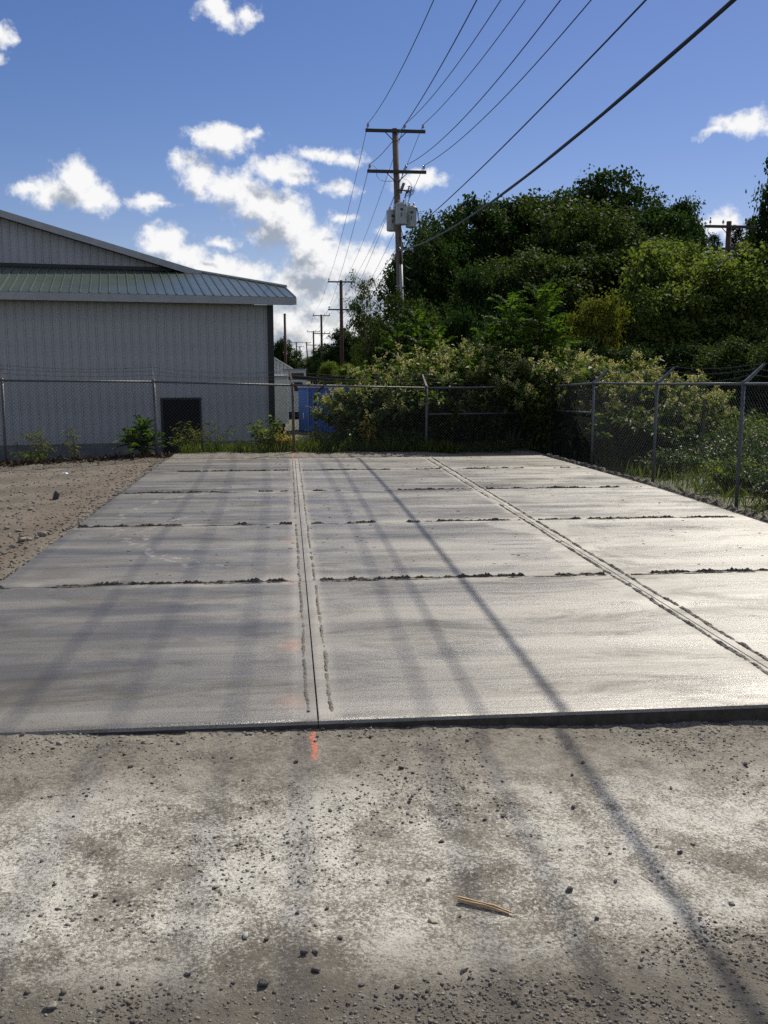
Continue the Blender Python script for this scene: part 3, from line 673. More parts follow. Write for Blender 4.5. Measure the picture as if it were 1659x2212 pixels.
def fence(name, label, posts, outward, mats, arm=True, brace=None, mesh_r=0.0021, post_r=0.03, extra=None):
    """posts: (x, y, base z, rail z)"""
    root = empty(name, (posts[0][0], posts[0][1], posts[0][2])); tag(root, label, 'fence')
    ou = Vector(outward); tips = []; g = random.Random(len(label))
    for i, (x, y, zb, zt) in enumerate(posts):
        pm = mats[i % len(mats)]
        lean = g.uniform(-0.02, 0.02)
        p = MB().tube([(x + lean, y, zb - 0.3), (x, y, zt + 0.02)], post_r, 10).build('post', pm, root, smooth=True)
        if arm:
            a = Vector((x, y, zt + 0.01)); t = a + ou * 0.30 + Vector((0, 0, 0.30)); k = a + Vector((0, 0, 0.03))
            side = Vector((-ou.y, ou.x, 0)) * 0.022
            MB().hexa([k - side, k + side, k + side - Vector((0, 0, .05)) + ou * .03, k - side - Vector((0, 0, .05)) + ou * .03],
                      [t - side * .7, t + side * .7, t + side * .7 - Vector((0, 0, .025)) + ou * .015, t - side * .7 - Vector((0, 0, .025)) + ou * .015]).build('barb_arm', pm, p)
            MB().lathe([(0.036, -0.02), (0.036, 0.03), (0.02, 0.05)], (x, y, zt), 10).build('post_cap', pm, p)
            tips.append((k, t))
    for i in range(len(posts) - 1):
        x0, y0, b0, t0 = posts[i]; x1, y1, b1, t1 = posts[i + 1]
        o = ou * 0.045
        MB().tube([(x0, y0, t0), (x1, y1, t1)], 0.021, 8).build('top_rail', mats[0], root, smooth=True)
        m = MB(); chain_link(m, (x0 - ou.x * .035, y0 - ou.y * .035), (x1 - ou.x * .035, y1 - ou.y * .035), b0 + 0.03, b1 + 0.03, t0 + 0.03, t1 + 0.03, r=mesh_r)
        f = m.build('chain_link_mesh', WIRE, root); tag(f, kind='stuff')
        if arm:
            (k0, e0), (k1, e1) = tips[i], tips[i + 1]
            for fr in (0.35, 0.68, 0.97):
                a = k0.lerp(e0, fr); b = k1.lerp(e1, fr); pts = []; sag = 0.03 + 0.07 * g.random(); n = 24
                for q in range(n + 1):
                    t = q / n; p = a.lerp(b, t); p.z -= sag * 4 * t * (1 - t) - g.uniform(-.006, .006); pts.append(p)
                mm = MB().tube(pts, 0.0028, 4)
                for q in range(n):
                    for tt in (0.25, 0.75):
                        p = pts[q].lerp(pts[q + 1], tt); mm.tube([p + Vector((g.uniform(-.01, .01), g.uniform(-.01, .01), -.018)), p + Vector((g.uniform(-.01, .01), g.uniform(-.01, .01), .018))], 0.0022, 3)
                mm.build('barbed_wire', WIRE, root)
    for (i, f) in (brace or []):
        x0, y0, b0, t0 = posts[i]; x1, y1, b1, t1 = posts[i + 1]
        MB().tube([(x0, y0, b0 + (t0 - b0) * f), (x1, y1, b1 + (t1 - b1) * f)], 0.019, 8).build('brace_rail', mats[0], root, smooth=True)
    return root
BACK = [(-8.55, 18.93, -0.17, 1.56), (-5.61, 19.51, -0.16, 1.541), (-2.745, 20.08, -0.15, 1.505), (0.115, 20.65, -0.17, 1.42), (3.128, 21.25, -0.20, 1.348), (6.10, 21.84, -0.24, 1.364)]
fence('chain_link_fence', 'weathered chain-link fence with barbed wire between the slab and the warehouse', BACK, (-0.195, 0.981, 0), [GALV, GALV, GALV, RUST, GALV], brace=[(4, 0.62)])
RIGHT = [(6.12, 21.70, -0.26, 1.37), (6.28, 19.09, -0.30, 1.478), (6.47, 16.18, -0.31, 1.50), (6.66, 13.37, -0.31, 1.543), (6.85, 10.5, -0.31, 1.58)]
fence('chain_link_fence', 'brighter steel chain-link fence along the wet side of the slab, barbed wire arms leaning outward', RIGHT, (1, 0, 0), [GALV_B], brace=[(0, 0.66)], post_r=0.028)

# ------------------------------------------------------------------ utility poles and wires
POLE = pmat('weathered_pole_wood', (0.085, 0.066, 0.056), (0.185, 0.15, 0.128), 5, 0.9, bump=0.6, bscale=20, stretch=(6, 6, 0.35))
POLE_R = pmat('reddish_pole_wood', (0.055, 0.026, 0.020), (0.10, 0.050, 0.038), 5, 0.9, bump=0.4, stretch=(6, 6, 0.35))
ARM = pmat('crossarm_wood', (0.035, 0.030, 0.030), (0.075, 0.062, 0.058), 6, 0.85, stretch=(0.5, 6, 6))
PORC = pmat('brown_porcelain', (0.30, 0.22, 0.21), None, rough=0.15, spec=0.8)
TANK = pmat('grey_transformer_paint', (0.30, 0.33, 0.33), (0.38, 0.41, 0.41), 4, 0.45)
BLACKW = pmat('black_cable', (0.012, 0.012, 0.014), None, rough=0.5)
HARD = pmat('dark_hardware', (0.03, 0.03, 0.032), None, rough=0.5, metal=0.3)
PIPE = pmat('grey_conduit', (0.22, 0.25, 0.27), (0.30, 0.33, 0.35), 8, 0.4, metal=0.3)
PX0, PXT = 4.95, 4.507
def insulator(mb, p, s=1.0):
    x, y, z = p
    mb.lathe([(0.012 * s, -0.12 * s), (0.012 * s, 0.0), (0.055 * s, 0.005), (0.06 * s, 0.03 * s), (0.035 * s, 0.06 * s), (0.05 * s, 0.075 * s), (0.045 * s, 0.10 * s), (0.025 * s, 0.13 * s), (0.012 * s, 0.15 * s)], (x, y, z), 10)
def pole_thing(name, label, base, top, r0, r1, arms, wood, group=None, ins=(-1.1, 0.42, 1.12), s=1.0):
    """arms: (z, half length)"""
    root = empty(name, base); tag(root, label, 'utility pole', group); b = Vector(base); t = Vector(top)
    MB().tube([b - Vector((0, 0, 0.6)), b.lerp(t, 0.5), t], [r0, (r0 + r1) / 2, r1], 12).build('pole', wood, root, smooth=True)
    axis = lambda z: b.lerp(t, (z - b.z) / (t.z - b.z)); pts = []
    for (z, hl) in arms:
        c = axis(z); y = c.y - r1 - 0.05; m = MB().box((c.x - hl, y - 0.05, z - 0.06), (c.x + hl, y + 0.05, z + 0.06)); a = m.build('crossarm', ARM, root)
        for sg in (-1, 1):
            MB().tube([(c.x + sg * hl * 0.36, y - 0.06, z - 0.05), (c.x + sg * 0.05, y + 0.02, z - 0.40)], 0.018, 4).build('brace', HARD, root)
        for q in ins:
            i = MB(); insulator(i, (c.x + q * hl / 1.2, y, z + 0.14), s); i.build('insulator', PORC, root, smooth=True); pts.append((c.x + q * hl / 1.2, y, z + 0.14 + 0.12))
    return root, pts
pole1, ins1 = pole_thing('utility_pole', 'tall weathered utility pole carrying three grey transformer cans', (PX0, 40, -0.6), (PXT, 40, 11.45), 0.165, 0.12, [(11.32, 1.22), (9.74, 1.21)], POLE, None, (-1.1, 0.37, 1.1))
def pole1_details():
    b = Vector((PX0, 40, -0.6)); t = Vector((PXT, 40, 11.45)); ax = lambda z: b.lerp(t, (z + 0.6) / 12.05)
    c0, c1 = ax(-0.4), ax(6.05)
    m = MB().tube([(c0.x + 0.03, 39.73, -0.9), (c1.x + 0.03, 39.78, 6.05)], 0.075, 12); m.build('conduit', PIPE, pole1, smooth=True)
    q = ax(6.2); MB().tube([(c1.x + .03, 39.78, 6.0), (q.x + .02, 39.78, 6.4), (q.x, 39.72, 6.62), (q.x - .02, 39.8, 6.75)], [0.05, 0.045, 0.06, 0.03], 8).build('weatherhead', BLACKW, pole1, smooth=True)
    for z in (5.2, 3.6): 
        q = ax(z); MB().lathe([(0.19, -0.02), (0.19, 0.02)], (q.x, q.y, z), 12).build('strap', PIPE, pole1)
    # fuse bracket with hanging cutouts
    q = ax(9.15); MB().box((q.x, 39.78, 9.0), (q.x + 0.10, 39.86, 9.08)).tube([(q.x + .12, 39.83, 8.9), (q.x + .27, 39.83, 9.30)], 0.06, 6).build('lightning_arrester', pmat('brown_housing', (0.20, 0.12, 0.09), None, rough=0.4), pole1)
    MB().tube([(q.x, 39.8, 9.02), (q.x + 0.5, 39.72, 8.98)], 0.025, 6).build('cutout_bracket', HARD, pole1)
    for k, (dx, dz) in enumerate(((0.36, 0.0), (0.46, 0.18), (0.55, 0.05))):
        c = Vector((q.x + dx, 39.72, 8.98 + dz)); m = MB().tube([c + Vector((-.07, 0, -.30)), c + Vector((.02, 0, .02))], 0.022, 6)
        for j in range(5): m.lathe([(0.015, -0.012), (0.05, 0.0), (0.015, 0.012)], (c.x - 0.02 + 0.045 * (j % 2), c.y, c.z - 0.02 - 0.055 * j), 8)
        m.tube([c, c + Vector((0.14, 0, -0.04))], 0.016, 5).tube([c + Vector((0.14, 0, -0.04)), c + Vector((.06, 0, -.2))], 0.012, 4); m.build('fuse_cutout', HARD, pole1)
    def loop(name, pts, r=0.009):
        P = [Vector(p) for p in pts]; out = []
        for i in range(len(P) - 1):
            p0, p1, p2, p3 = P[max(i - 1, 0)], P[i], P[i + 1], P[min(i + 2, len(P) - 1)]
            for j in range(6):
                u = j / 6; out.append(0.5 * ((2 * p1) + (-p0 + p2) * u + (2 * p0 - 5 * p1 + 4 * p2 - p3) * u * u + (-p0 + 3 * p1 - 3 * p2 + p3) * u ** 3))
        out.append(P[-1]); MB().tube(out, r, 4).build(name, BLACKW, pole1)
    loop('jumper_wire', [(3.55, 39.8, 9.98), (3.72, 39.8, 9.85), (3.76, 39.8, 9.55), (3.95, 39.8, 9.38), (4.3, 39.8, 9.35), (4.5, 39.85, 9.4)])
    loop('jumper_wire', [(4.95, 39.8, 9.95), (4.82, 39.8, 9.8), (4.80, 39.8, 9.5), (5.0, 39.75, 9.4), (5.15, 39.72, 9.2), (5.1, 39.72, 9.0)])
    loop('jumper_wire', [(4.9, 39.72, 8.7), (4.93, 39.7, 8.5), (4.85, 39.65, 8.42)])
    loop('jumper_wire', [(5.05, 39.72, 8.75), (5.06, 39.7, 8.5), (5.05, 39.65, 8.4), (4.8, 39.6, 8.47)])
    loop('jumper_wire', [(4.6, 39.6, 8.45), (4.48, 39.6, 8.6), (4.42, 39.7, 8.4), (4.43, 39.8, 8.2)])
    loop('secondary_lead', [(5.38, 39.7, 8.32), (5.46, 39.7, 8.0), (5.50, 39.7, 7.5), (5.54, 39.7, 6.9), (5.56, 39.75, 6.4), (5.2, 39.8, 6.0)], 0.014)
    loop('secondary_lead', [(5.36, 39.7, 8.3), (5.43, 39.7, 7.9), (5.49, 39.7, 7.2), (4.9, 39.8, 7.0)], 0.012)
    loop('secondary_lead', [(4.68, 39.45, 8.42), (4.58, 39.42, 8.1), (4.62, 39.42, 7.7), (4.72, 39.6, 7.5), (4.82, 39.75, 7.15)], 0.014)
    for z, x1 in ((5.92, 5.30), (5.45, 5.30)):
        loop('service_hook', [(4.95, 39.85, z + .1), (5.1, 39.85, z), (5.25, 39.85, z), (x1, 39.85, z + .03)], 0.012)
    q = ax(7.15); m = MB(); m.lathe([(0.03, -0.08), (0.06, -0.06), (0.06, 0.06), (0.03, 0.08)], (q.x + 0.22, 39.85, 7.15), 8); m.tube([(q.x, 39.85, 7.15), (q.x + .25, 39.85, 7.15)], 0.02, 5); m.build('neutral_clevis', HARD, pole1)
    for (x, y, z, nm) in ((4.43, 40.30, 7.88, 'grey transformer can mounted behind the pole, half hidden'), (4.72, 39.58, 8.03, 'grey transformer can hung on the front of the pole'), (5.18, 39.95, 7.98, 'grey transformer can standing out beside the pole with leads down its side')):
        h = 0.42; r = 0.23
        o = empty('transformer', (x, y, z - h)); tag(o, nm, 'transformer')
        MB().lathe([(r - .03, -h), (r, -h + .03), (r, h - .1), (r + .015, h - .1), (r + .015, h - .05), (r - .02, h), (0.08, h + .05)], (x, y, z), 20).build('tank', TANK, o, smooth=False)
        for dx in (-0.09, 0.10):
            m = MB(); m.lathe([(0.03, 0), (0.045, 0.03), (0.03, 0.06), (0.04, 0.09), (0.02, 0.13)], (x + dx, y - 0.05, z + h + 0.01), 8); m.build('bushing', PORC, o, smooth=True)
        MB().box((x - 0.05, y - r - .025, z + .12), (x + .05, y - r + .01, z + .2)).box((x - .03, y - r - .02, z - .12), (x + .0, y - r + .01, z + .02)).build('nameplate', HARD, o)
        MB().box((min(x, 4.62) , min(y, 39.98), z + .1), (max(x, 4.68), max(y, 40.02), z + .16)).build('hanger', HARD, o)
pole1_details()

SPAN = 47.0; LINEX = 4.8
far_labels = ['next reddish utility pole after the one with transformers, two crossarms', 'third utility pole down the line, two crossarms against the clouds', 'fourth utility pole down the receding line',
              'fifth utility pole down the receding line', 'sixth distant utility pole down the line']
INS = [ins1]
for k, lb in enumerate(far_labels):
    y = 40 + SPAN * (k + 1); x = LINEX + 0.15 + (0.0, -0.1, 0.1, -2.6, -1.2)[k]; zt = 9.75 - 0.35 * k * (k < 3) - (1.2 if k > 2 else 0)
    y = y + (6 if k == 3 else 0)
    _, pts = pole_thing('utility_pole', lb, (x + 0.05, y, -1.1), (x, y, zt), 0.20, 0.14, [(zt - 0.16, 1.2), (zt - 2.6, 1.2)], POLE_R, 'utility poles receding along the track', s=1.2)
    INS.append(pts)
pole_thing('utility_pole', 'leaning bare-topped utility pole among the far receding poles', (5.6, 245, -1.1), (5.0, 245, 8.9), 0.2, 0.14, [(8.7, 1.2)], POLE_R)
pole_thing('utility_pole', 'tiny farthest utility pole near the horizon', (1.2, 380, -1.1), (1.2, 380, 7.4), 0.2, 0.14, [(7.2, 1.2), (4.6, 1.2)], POLE_R)
lp = empty('wooden_pole', (-0.114, 75, -1.1)); tag(lp, 'bare wooden pole without arms behind the white shed', 'pole')
MB().tube([(-.1, 75, -1.6), (-.114, 75, 6.0)], [0.12, 0.09], 10).build('shaft', POLE_R, lp, smooth=True); MB().lathe([(0.10, 0), (0.10, 0.05), (0.05, 0.1)], (-.114, 75, 6.0), 8).build('cap', HARD, lp)
p = ony(536 * 0 + 648, 770, 300); lp = empty('wooden_pole', (p[0], 300, -1.1)); tag(lp, 'thin bare pole far off beside the receding utility poles', 'pole')
MB().tube([(p[0], 300, -1.6), (p[0], 300, p[2] + 3)], [0.17, 0.13], 8).build('shaft', POLE_R, lp); MB().lathe([(0.14, 0), (0.05, 0.1)], (p[0], 300, p[2] + 3), 8).build('cap', HARD, lp)
pole_thing('utility_pole', 'dark double-arm pole rising out of the trees beside the conifers', (20.35, 43, -0.3), (20.285, 43, 8.5), 0.16, 0.115, [(8.24, 1.23), (7.25, 1.23)], POLE_R, None, (-0.95, -0.35, 0.75))

def wires():
    names = [('thin power line on the outer insulator of the upper crossarm, warehouse side', 937, 0), ('thin power line on the middle insulator of the upper crossarm', 1082, 1), ('thin power line on the outer insulator of the upper crossarm, woods side', 1135, 2),
             ('thin power line on the outer insulator of the lower crossarm, warehouse side', 1030, 3), ('thin power line on the middle insulator of the lower crossarm', 1211, 4), ('thin power line on the outer insulator of the lower crossarm, woods side', 1277, 5)]
    def span(A, B, k, n=40):
        A = Vector(A); B = Vector(B); out = []
        for i in range(n + 1):
            t = i / n; p = A.lerp(B, t); L = (B - A).length; p.z -= k * L * L * t * (1 - t); out.append(p)
        return out
    Y0 = 40 - SPAN
    for lb, px, i in names:
        P = INS[0][i]; Q = onx(px, 0, P[0]); k = (P[2] - Q[2]) / ((P[1] - Q[1]) * (Q[1] - Y0))
        pts = span(P, (P[0], Y0, P[2]), max(k, 0.0005))
        o = MB().tube(pts, 0.012, 5)
        ch = [P] + [s[i] for s in INS[1:5]]
        o.tube([q for a, b in zip(ch[:-1], ch[1:]) for q in span(a, b, 0.0009, 24)], 0.011, 4)
        tag(o.top('power_line', BLACKW, P), lb, 'power line', 'power lines on the utility poles')
    for nm, lb, px, P, r, z2 in (('power_line', 'medium black neutral line tied below the transformers', 1395, (4.86, 39.85, 7.15), 0.014, 6.2), ('telecom_cable', 'thick bundled black cable, lowest on the pole with transformers', 1585, (4.62, 39.78, 6.6), 0.024, 4.6)):
        Q = onx(px, 0, P[0]); k = (P[2] - Q[2]) / ((P[1] - Q[1]) * (Q[1] - Y0)); pts = span(P, (P[0], Y0, P[2]), k, 60)
        o = MB().tube(pts, r, 6)
        if r > 0.02: o.tube([p + Vector((0.012, 0, 0.035 + 0.004 * math.sin(i * 1.3))) for i, p in enumerate(pts)], 0.009, 5)
        q = [P, (4.75, 87 - .2, z2), (4.7, 134 - .2, z2 - .3)]
        o.tube([x for a, b in zip(q[:-1], q[1:]) for x in span(a, b, 0.0008, 24)], r * 0.8, 5)
        tag(o.top(nm, BLACKW, P), lb, 'cable')
wires()

# ------------------------------------------------------------------ things behind the fence
def far_things():
    BLUE = pmat('blue_painted_steel', (0.026, 0.11, 0.46), (0.034, 0.135, 0.52), 3, 0.45)
    WHITE = pmat('white_paint_panel', (0.62, 0.64, 0.62), (0.70, 0.72, 0.70), 2, 0.5)
    # blue steel box
    o = empty('storage_container', (1.9, 43, -1.13), R(-14)); tag(o, 'blue steel storage container with a pale roof behind the bushes', 'container')
    b = lambda mb, n, m, par=o: mb.build(n, m, par, world=False)
    x0, x1, y0, y1 = -1.45, 1.9, 0, 2.4; H = 2.1
    b(MB().box((x0, y0 + .02, 0.1), (x1, y1, H)), 'body', BLUE)
    for i in range(17):
        xx = x0 + 0.5 + i * 0.17
        if xx < x1 - .15: b(MB().hexa([(xx, y0 + .02, .2), (xx + .1, y0 + .02, .2), (xx + .08, y0 - .015, .2), (xx + .02, y0 - .015, .2)], [(xx, y0 + .02, H - .12), (xx + .1, y0 + .02, H - .12), (xx + .08, y0 - .015, H - .12), (xx + .02, y0 - .015, H - .12)]), 'corrugation', BLUE)
    b(MB().box((x0 + .01, y0 - .02, .15), (x0 + .42, y0 + .015, H - .1)), 'door', pmat('light_blue_door', (0.06, 0.16, 0.50), None, rough=0.4))
    b(MB().box((x0 + .43, y0 - .05, .1), (x0 + .48, y0 + .015, H)), 'corner_post', pmat('worn_blue_post', (0.14, 0.26, 0.60), None, rough=0.4))
    b(MB().box((x0 + .22, y0 - .06, .7), (x0 + .26, y0 - .021, .95)), 'latch', pmat('latch_metal', (0.6, 0.6, 0.55), None, rough=0.3, metal=0.6))
    b(MB().box((x0 - .03, y0 - .06, H + .001), (x1 + .03, y1 + .03, H + .09)), 'roof', pmat('pale_roof', (0.55, 0.57, 0.60), None, rough=0.5))
    for xx in (x0 + .1, x1 - .3): b(MB().box((xx, y0 + .1, -0.2), (xx + .2, y1 - .1, 0.1)), 'skid', HARD)
    # white box trailer
    o = empty('box_trailer', (-1.5, 40, -1.13)); tag(o, 'white box trailer showing beside the warehouse corner', 'trailer')
    b = lambda mb, n, m, par=o: mb.build(n, m, par, world=False)
    b(MB().box((-1.2, 0, 0.66), (1.5, 5.5, 2.55)), 'box', WHITE)
    b(MB().box((-1.22, -.03, 2.551), (1.53, 5.53, 2.66)), 'roof', FASCIA)
    b(MB().box((1.49, -.03, .64), (1.55, .03, 2.55)), 'corner_rail', pmat('bright_rail', (0.75, 0.77, 0.78), None, rough=0.3))
    b(MB().box((0.95, -.02, .74), (1.2, -.002, .78)), 'marker', HARD)
    b(MB().box((-1.1, 0.05, 0.50), (1.4, 5.4, .655)), 'chassis', HARD)
    for yy in (0.7, 1.7):
        for xx in (-1.0, 1.1):
            w = b(MB().tube([(xx, yy, .42), (xx + .25, yy, .42)], 0.42, 18), 'wheel', HARD)
    # white gabled shed
    o = empty('white_shed', (-1.9, 60, -1.13)); tag(o, 'small white ribbed shed with sloping gable beyond the trailer', 'shed')
    b = lambda mb, n, m, par=o: mb.build(n, m, par, world=False)
    xr, ze, zr = 2.35, 2.85, 4.3; xl = -2.65
    prof = [(xl, ze - .0), (xr, ze), (0, ze + (xr) * 0.60)]
    b(MB().box((xl, 0.02, 0), (xr, 6, ze)), 'wall', WHITE)
    b(MB().hexa([(xl, .02, ze), (xr, .02, ze), (xr, 6, ze), (xl, 6, ze)], [(-.02, .02, ze + xr * .6), (.02, .02, ze + xr * .6), (.02, 6, ze + xr * .6), (-.02, 6, ze + xr * .6)]), 'gable', WHITE)
    for i in range(10):
        xx = 0.05 + i * 0.23
        if xx < xr - .08: b(MB().box((xx, -.015, ze - 1.2), (xx + .05, .018, ze + (xr - xx - .06) * .6)), 'batten', pmat('grey_batten', (0.42, 0.44, 0.44), None))
    for sg in (1, -1):
        b(MB().hexa([(0, -.2, ze + xr * .6 + .02), (sg * (xr + .35), -.2, ze - .35 * .6 + .02), (sg * (xr + .35), 6.2, ze - .35 * .6 + .02), (0, 6.2, ze + xr * .6 + .02)], [(0, -.2, ze + xr * .6 + .10), (sg * (xr + .35), -.2, ze - .35 * .6 + .10), (sg * (xr + .35), 6.2, ze - .35 * .6 + .10), (0, 6.2, ze + xr * .6 + .10)]), 'roof', pmat('white_roof_edge', (0.75, 0.76, 0.76), None, rough=0.4))
    # white camper with a dark window
    o = empty('camper', (0.35, 55, -1.13)); tag(o, 'small white camper with a long dark window beyond the blue container', 'camper')
    b = lambda mb, n, m, par=o: mb.build(n, m, par, world=False)
    b(MB().box((-.35, 0, .5), (.73, 3.5, 2.35)).box((-.6, .0, 2.35), (.73, 3.5, 2.9)), 'body', WHITE)
    b(MB().box((-.2, -.03, 2.48), (.6, -.002, 2.72)), 'window', pmat('dark_glass', (0.02, 0.025, 0.03), None, rough=0.1))
    b(MB().box((-.1, -.03, 1.7), (.5, -.002, 2.2)), 'windshield', pmat('dark_glass', (0.02, 0.025, 0.03), None, rough=0.1))
    b(MB().box((-.65, -.06, 2.901), (.78, 3.55, 2.96)), 'roof', FASCIA)
    for xx in (-.2, .5): b(MB().tube([(xx - .1, .6, .35), (xx + .1, .6, .35)], .35, 14).tube([(xx - .1, 2.8, .35), (xx + .1, 2.8, .35)], .35, 14), 'wheel', HARD)
    b(MB().box((-.3, .3, .2), (.68, 3.2, .5)), 'chassis', HARD)
    # steel beam on legs
    o = empty('steel_beam', (1.2, 38, -1.13)); tag(o, 'long black steel beam with a diagonal brace above the blue container', 'beam')
    b = lambda mb, n, m, par=o: mb.build(n, m, par, world=False)
    b(MB().box((-1.15, -.06, 2.50), (2.6, .06, 2.53)).box((-1.15, -.012, 2.53), (2.6, .012, 2.60)).box((-1.15, -.06, 2.60), (2.6, .06, 2.63)), 'beam', HARD)
    b(MB().hexa([(-.15, -.03, 1.95), (-.02, -.03, 1.95), (-.02, .03, 1.95), (-.15, .03, 1.95)], [(.45, -.03, 2.5), (.58, -.03, 2.5), (.58, .03, 2.5), (.45, .03, 2.5)]).box((-.15, -.03, -.2), (-.05, .03, 1.96)), 'brace', HARD)
    b(MB().box((2.3, -.06, -.2), (2.45, .06, 2.5)), 'leg', HARD)
    # post stub in the weeds
    p = onz(1522, 1000, -0.1); o = empty('wooden_stake', (9.3, 17.5, -0.2)); tag(o, 'short grey stake standing in the leafy weeds behind the fence', 'stake')
    q = ony(1522, 864, 20.0); o.location = (q[0], 20.0, -0.35)
    MB().tube([(q[0], 20.0, -.5), (q[0], 20.0, q[2])], [0.045, 0.04], 7).build('shaft', POLE, o); MB().lathe([(0.045, 0), (0.03, 0.03)], (q[0], 20.0, q[2]), 7).build('cap', POLE, o)
far_things()

# ------------------------------------------------------------------ vegetation
BARK = pmat('tree_bark', (0.045, 0.036, 0.028), (0.10, 0.082, 0.065), 8, 0.95, bump=0.6, bscale=12, stretch=(3, 3, 0.6))
STEM = pmat('green_stem', (0.06, 0.07, 0.025), (0.10, 0.085, 0.04), 10, 0.7)
L_DARK = leafmat('dark_maple_leaf', (0.009, 0.022, 0.007), (0.042, 0.078, 0.022), 0.32)
L_OLIVE = leafmat('olive_leaf', (0.016, 0.032, 0.009), (0.072, 0.102, 0.030), 0.38)
L_LIGHT = leafmat('light_green_leaf', (0.055, 0.086, 0.024), (0.185, 0.225, 0.062), 0.48)
L_YEL = leafmat('yellow_green_leaf', (0.06, 0.085, 0.015), (0.20, 0.19, 0.035), 0.42)
L_KNOT = leafmat('knotweed_leaf', (0.028, 0.055, 0.014), (0.115, 0.155, 0.040), 0.42, 0.55, 0.2)
L_AIL = leafmat('ailanthus_leaflet', (0.026, 0.062, 0.011), (0.105, 0.170, 0.032), 0.48, 0.5, 0.2)
L_GLOSS = leafmat('glossy_weed_leaf', (0.020, 0.045, 0.014), (0.070, 0.115, 0.035), 0.36, 0.5, 0.2)
L_ORANGE = leafmat('turning_orange_leaf', (0.15, 0.085, 0.018), (0.34, 0.19, 0.035), 0.40, tcol=(1.2, 1.0, 0.6))
L_GOLD = leafmat('yellow_weed_leaf', (0.20, 0.17, 0.03), (0.48, 0.40, 0.07), 0.40, tcol=(1.1, 1.0, 0.6))
L_GRASS = leafmat('grass_blade', (0.035, 0.062, 0.014), (0.13, 0.16, 0.045), 0.40)
L_GROD = leafmat('goldenrod_leaf', (0.05, 0.065, 0.02), (0.17, 0.17, 0.06), 0.38)
L_FLOWER = leafmat('cream_flower', (0.32, 0.31, 0.12), (0.58, 0.54, 0.27), 0.42, 0.8, 0.1, tcol=(1, 1, 0.7))
L_CONIF = leafmat('spruce_needles', (0.010, 0.022, 0.012), (0.030, 0.052, 0.024), 0.10)

def unit(v): return v / np.maximum(np.linalg.norm(v, axis=-1, keepdims=True), 1e-9)
def leaf_arrays(P, N, size, aspect=0.55, fold=0.18, g=None, T=None, droop=0.0):
    n = len(P); N = unit(N)
    if T is None: T = g.normal(size=(n, 3))
    T = unit(T - N * (T * N).sum(-1, keepdims=True)); B = np.cross(N, T)
    s = np.asarray(size)[:, None] if np.ndim(size) else size
    v0 = P; v1 = P + T * s * 0.45 + B * s * aspect * 0.5 + N * s * fold * aspect
    v2 = P + T * s - np.array([0, 0, 1.0]) * s * droop; v3 = P + T * s * 0.45 - B * s * aspect * 0.5 + N * s * fold * aspect
    V = np.stack([v0, v1, v2, v3], 1).reshape(-1, 3)
    i = np.arange(n)[:, None] * 4
    Fc = np.concatenate([i + np.array([[0, 1, 2]]), i + np.array([[0, 2, 3]])], 1).reshape(-1, 3)
    return V, Fc
def leaf_mesh(name, V, Fc, mat, tint): return mesh_np(name, V, Fc, mat, np.repeat(tint, len(Fc) // len(tint)))

def crown(g, lobes, nclump, nleaf, rc, size, up=0.55, inner=0.22, droop=0.05, aspect=0.8):
    """lobes: rows (x, y, z, rx, ry, rz). Each lobe buds smaller lobes; leaves gather in tufts on their skins, with stray sprays outside."""
    lobes = np.array(lobes, float); sub = [lobes]
    for L in lobes:
        k = 7; d = unit(g.normal(size=(k, 3)) + np.array([0, 0, 0.35])); f = g.uniform(0.28, 0.55, k)
        sub.append(np.concatenate([L[:3] + d * L[3:] * g.uniform(0.75, 1.1, k)[:, None], L[3:] * f[:, None]], 1))
    lobes = np.concatenate(sub); area = lobes[:, 3] * lobes[:, 5]; idx = g.choice(len(lobes), nclump, p=area / area.sum())
    d = unit(g.normal(size=(nclump, 3)) + np.array([0, 0, 0.25])); u = g.random(nclump)
    rad = np.where(u < inner, g.uniform(0.3, 0.8, nclump), np.where(u < 0.93, g.uniform(0.80, 1.10, nclump), g.uniform(1.1, 1.4, nclump)))
    L = lobes[idx]; c = L[:, :3] + d * L[:, 3:] * rad[:, None]
    no = unit(d / L[:, 3:])
    rcs = rc * g.uniform(0.45, 1.35, nclump) * np.where(u < 0.93, 1, 0.6); k = np.repeat(np.arange(nclump), nleaf); n = len(k)
    off = g.normal(size=(n, 3)) * np.array([1, 1, 0.62]) * rcs[k][:, None] * 0.62
    P = c[k] + off
    N = no[k] * 0.55 + np.array([0, 0, up]) + g.normal(size=(n, 3)) * 0.55
    T = unit(off + no[k] * 0.4 + g.normal(size=(n, 3)) * 0.3) - np.array([0, 0, 0.25])
    sz = size * g.uniform(0.5, 1.3, n)
    V, Fc = leaf_arrays(P, N, sz, aspect, 0.16, g, T, droop)
    tint = np.clip(g.uniform(0.1, 0.9, nclump)[k] * 0.7 + g.random(n) * 0.3, 0, 1)
    return V, Fc, tint, c
def trunk_mb(g, h, r, tips, lean=0.0, start=0.25):
    mb = MB(); pts = [Vector((0, 0, -0.4))]; n = 6
    for i in range(1, n + 1): pts.append(Vector((g.normal() * 0.03 * h * i / n + lean * i / n, g.normal() * 0.03 * h * i / n, h * i / n)))
    mb.tube(pts, [r * 1.25] + [r * (1 - 0.75 * i / n) for i in range(1, n + 1)], 9)
    for t in tips:
        f = g.uniform(start, 0.8); i = f * (len(pts) - 1); a = pts[int(i)].lerp(pts[min(int(i) + 1, n)], i - int(i)); b = Vector(tuple(map(float, t)))
        m = a.lerp(b, 0.5) + Vector((g.normal() * 0.2, g.normal() * 0.2, 0.08 * h)); mb.tube([a, a.lerp(m, 0.6), m, m.lerp(b, 0.6), b], [r * 0.45, r * 0.36, r * 0.26, r * 0.15, r * 0.05], 5)
    return mb

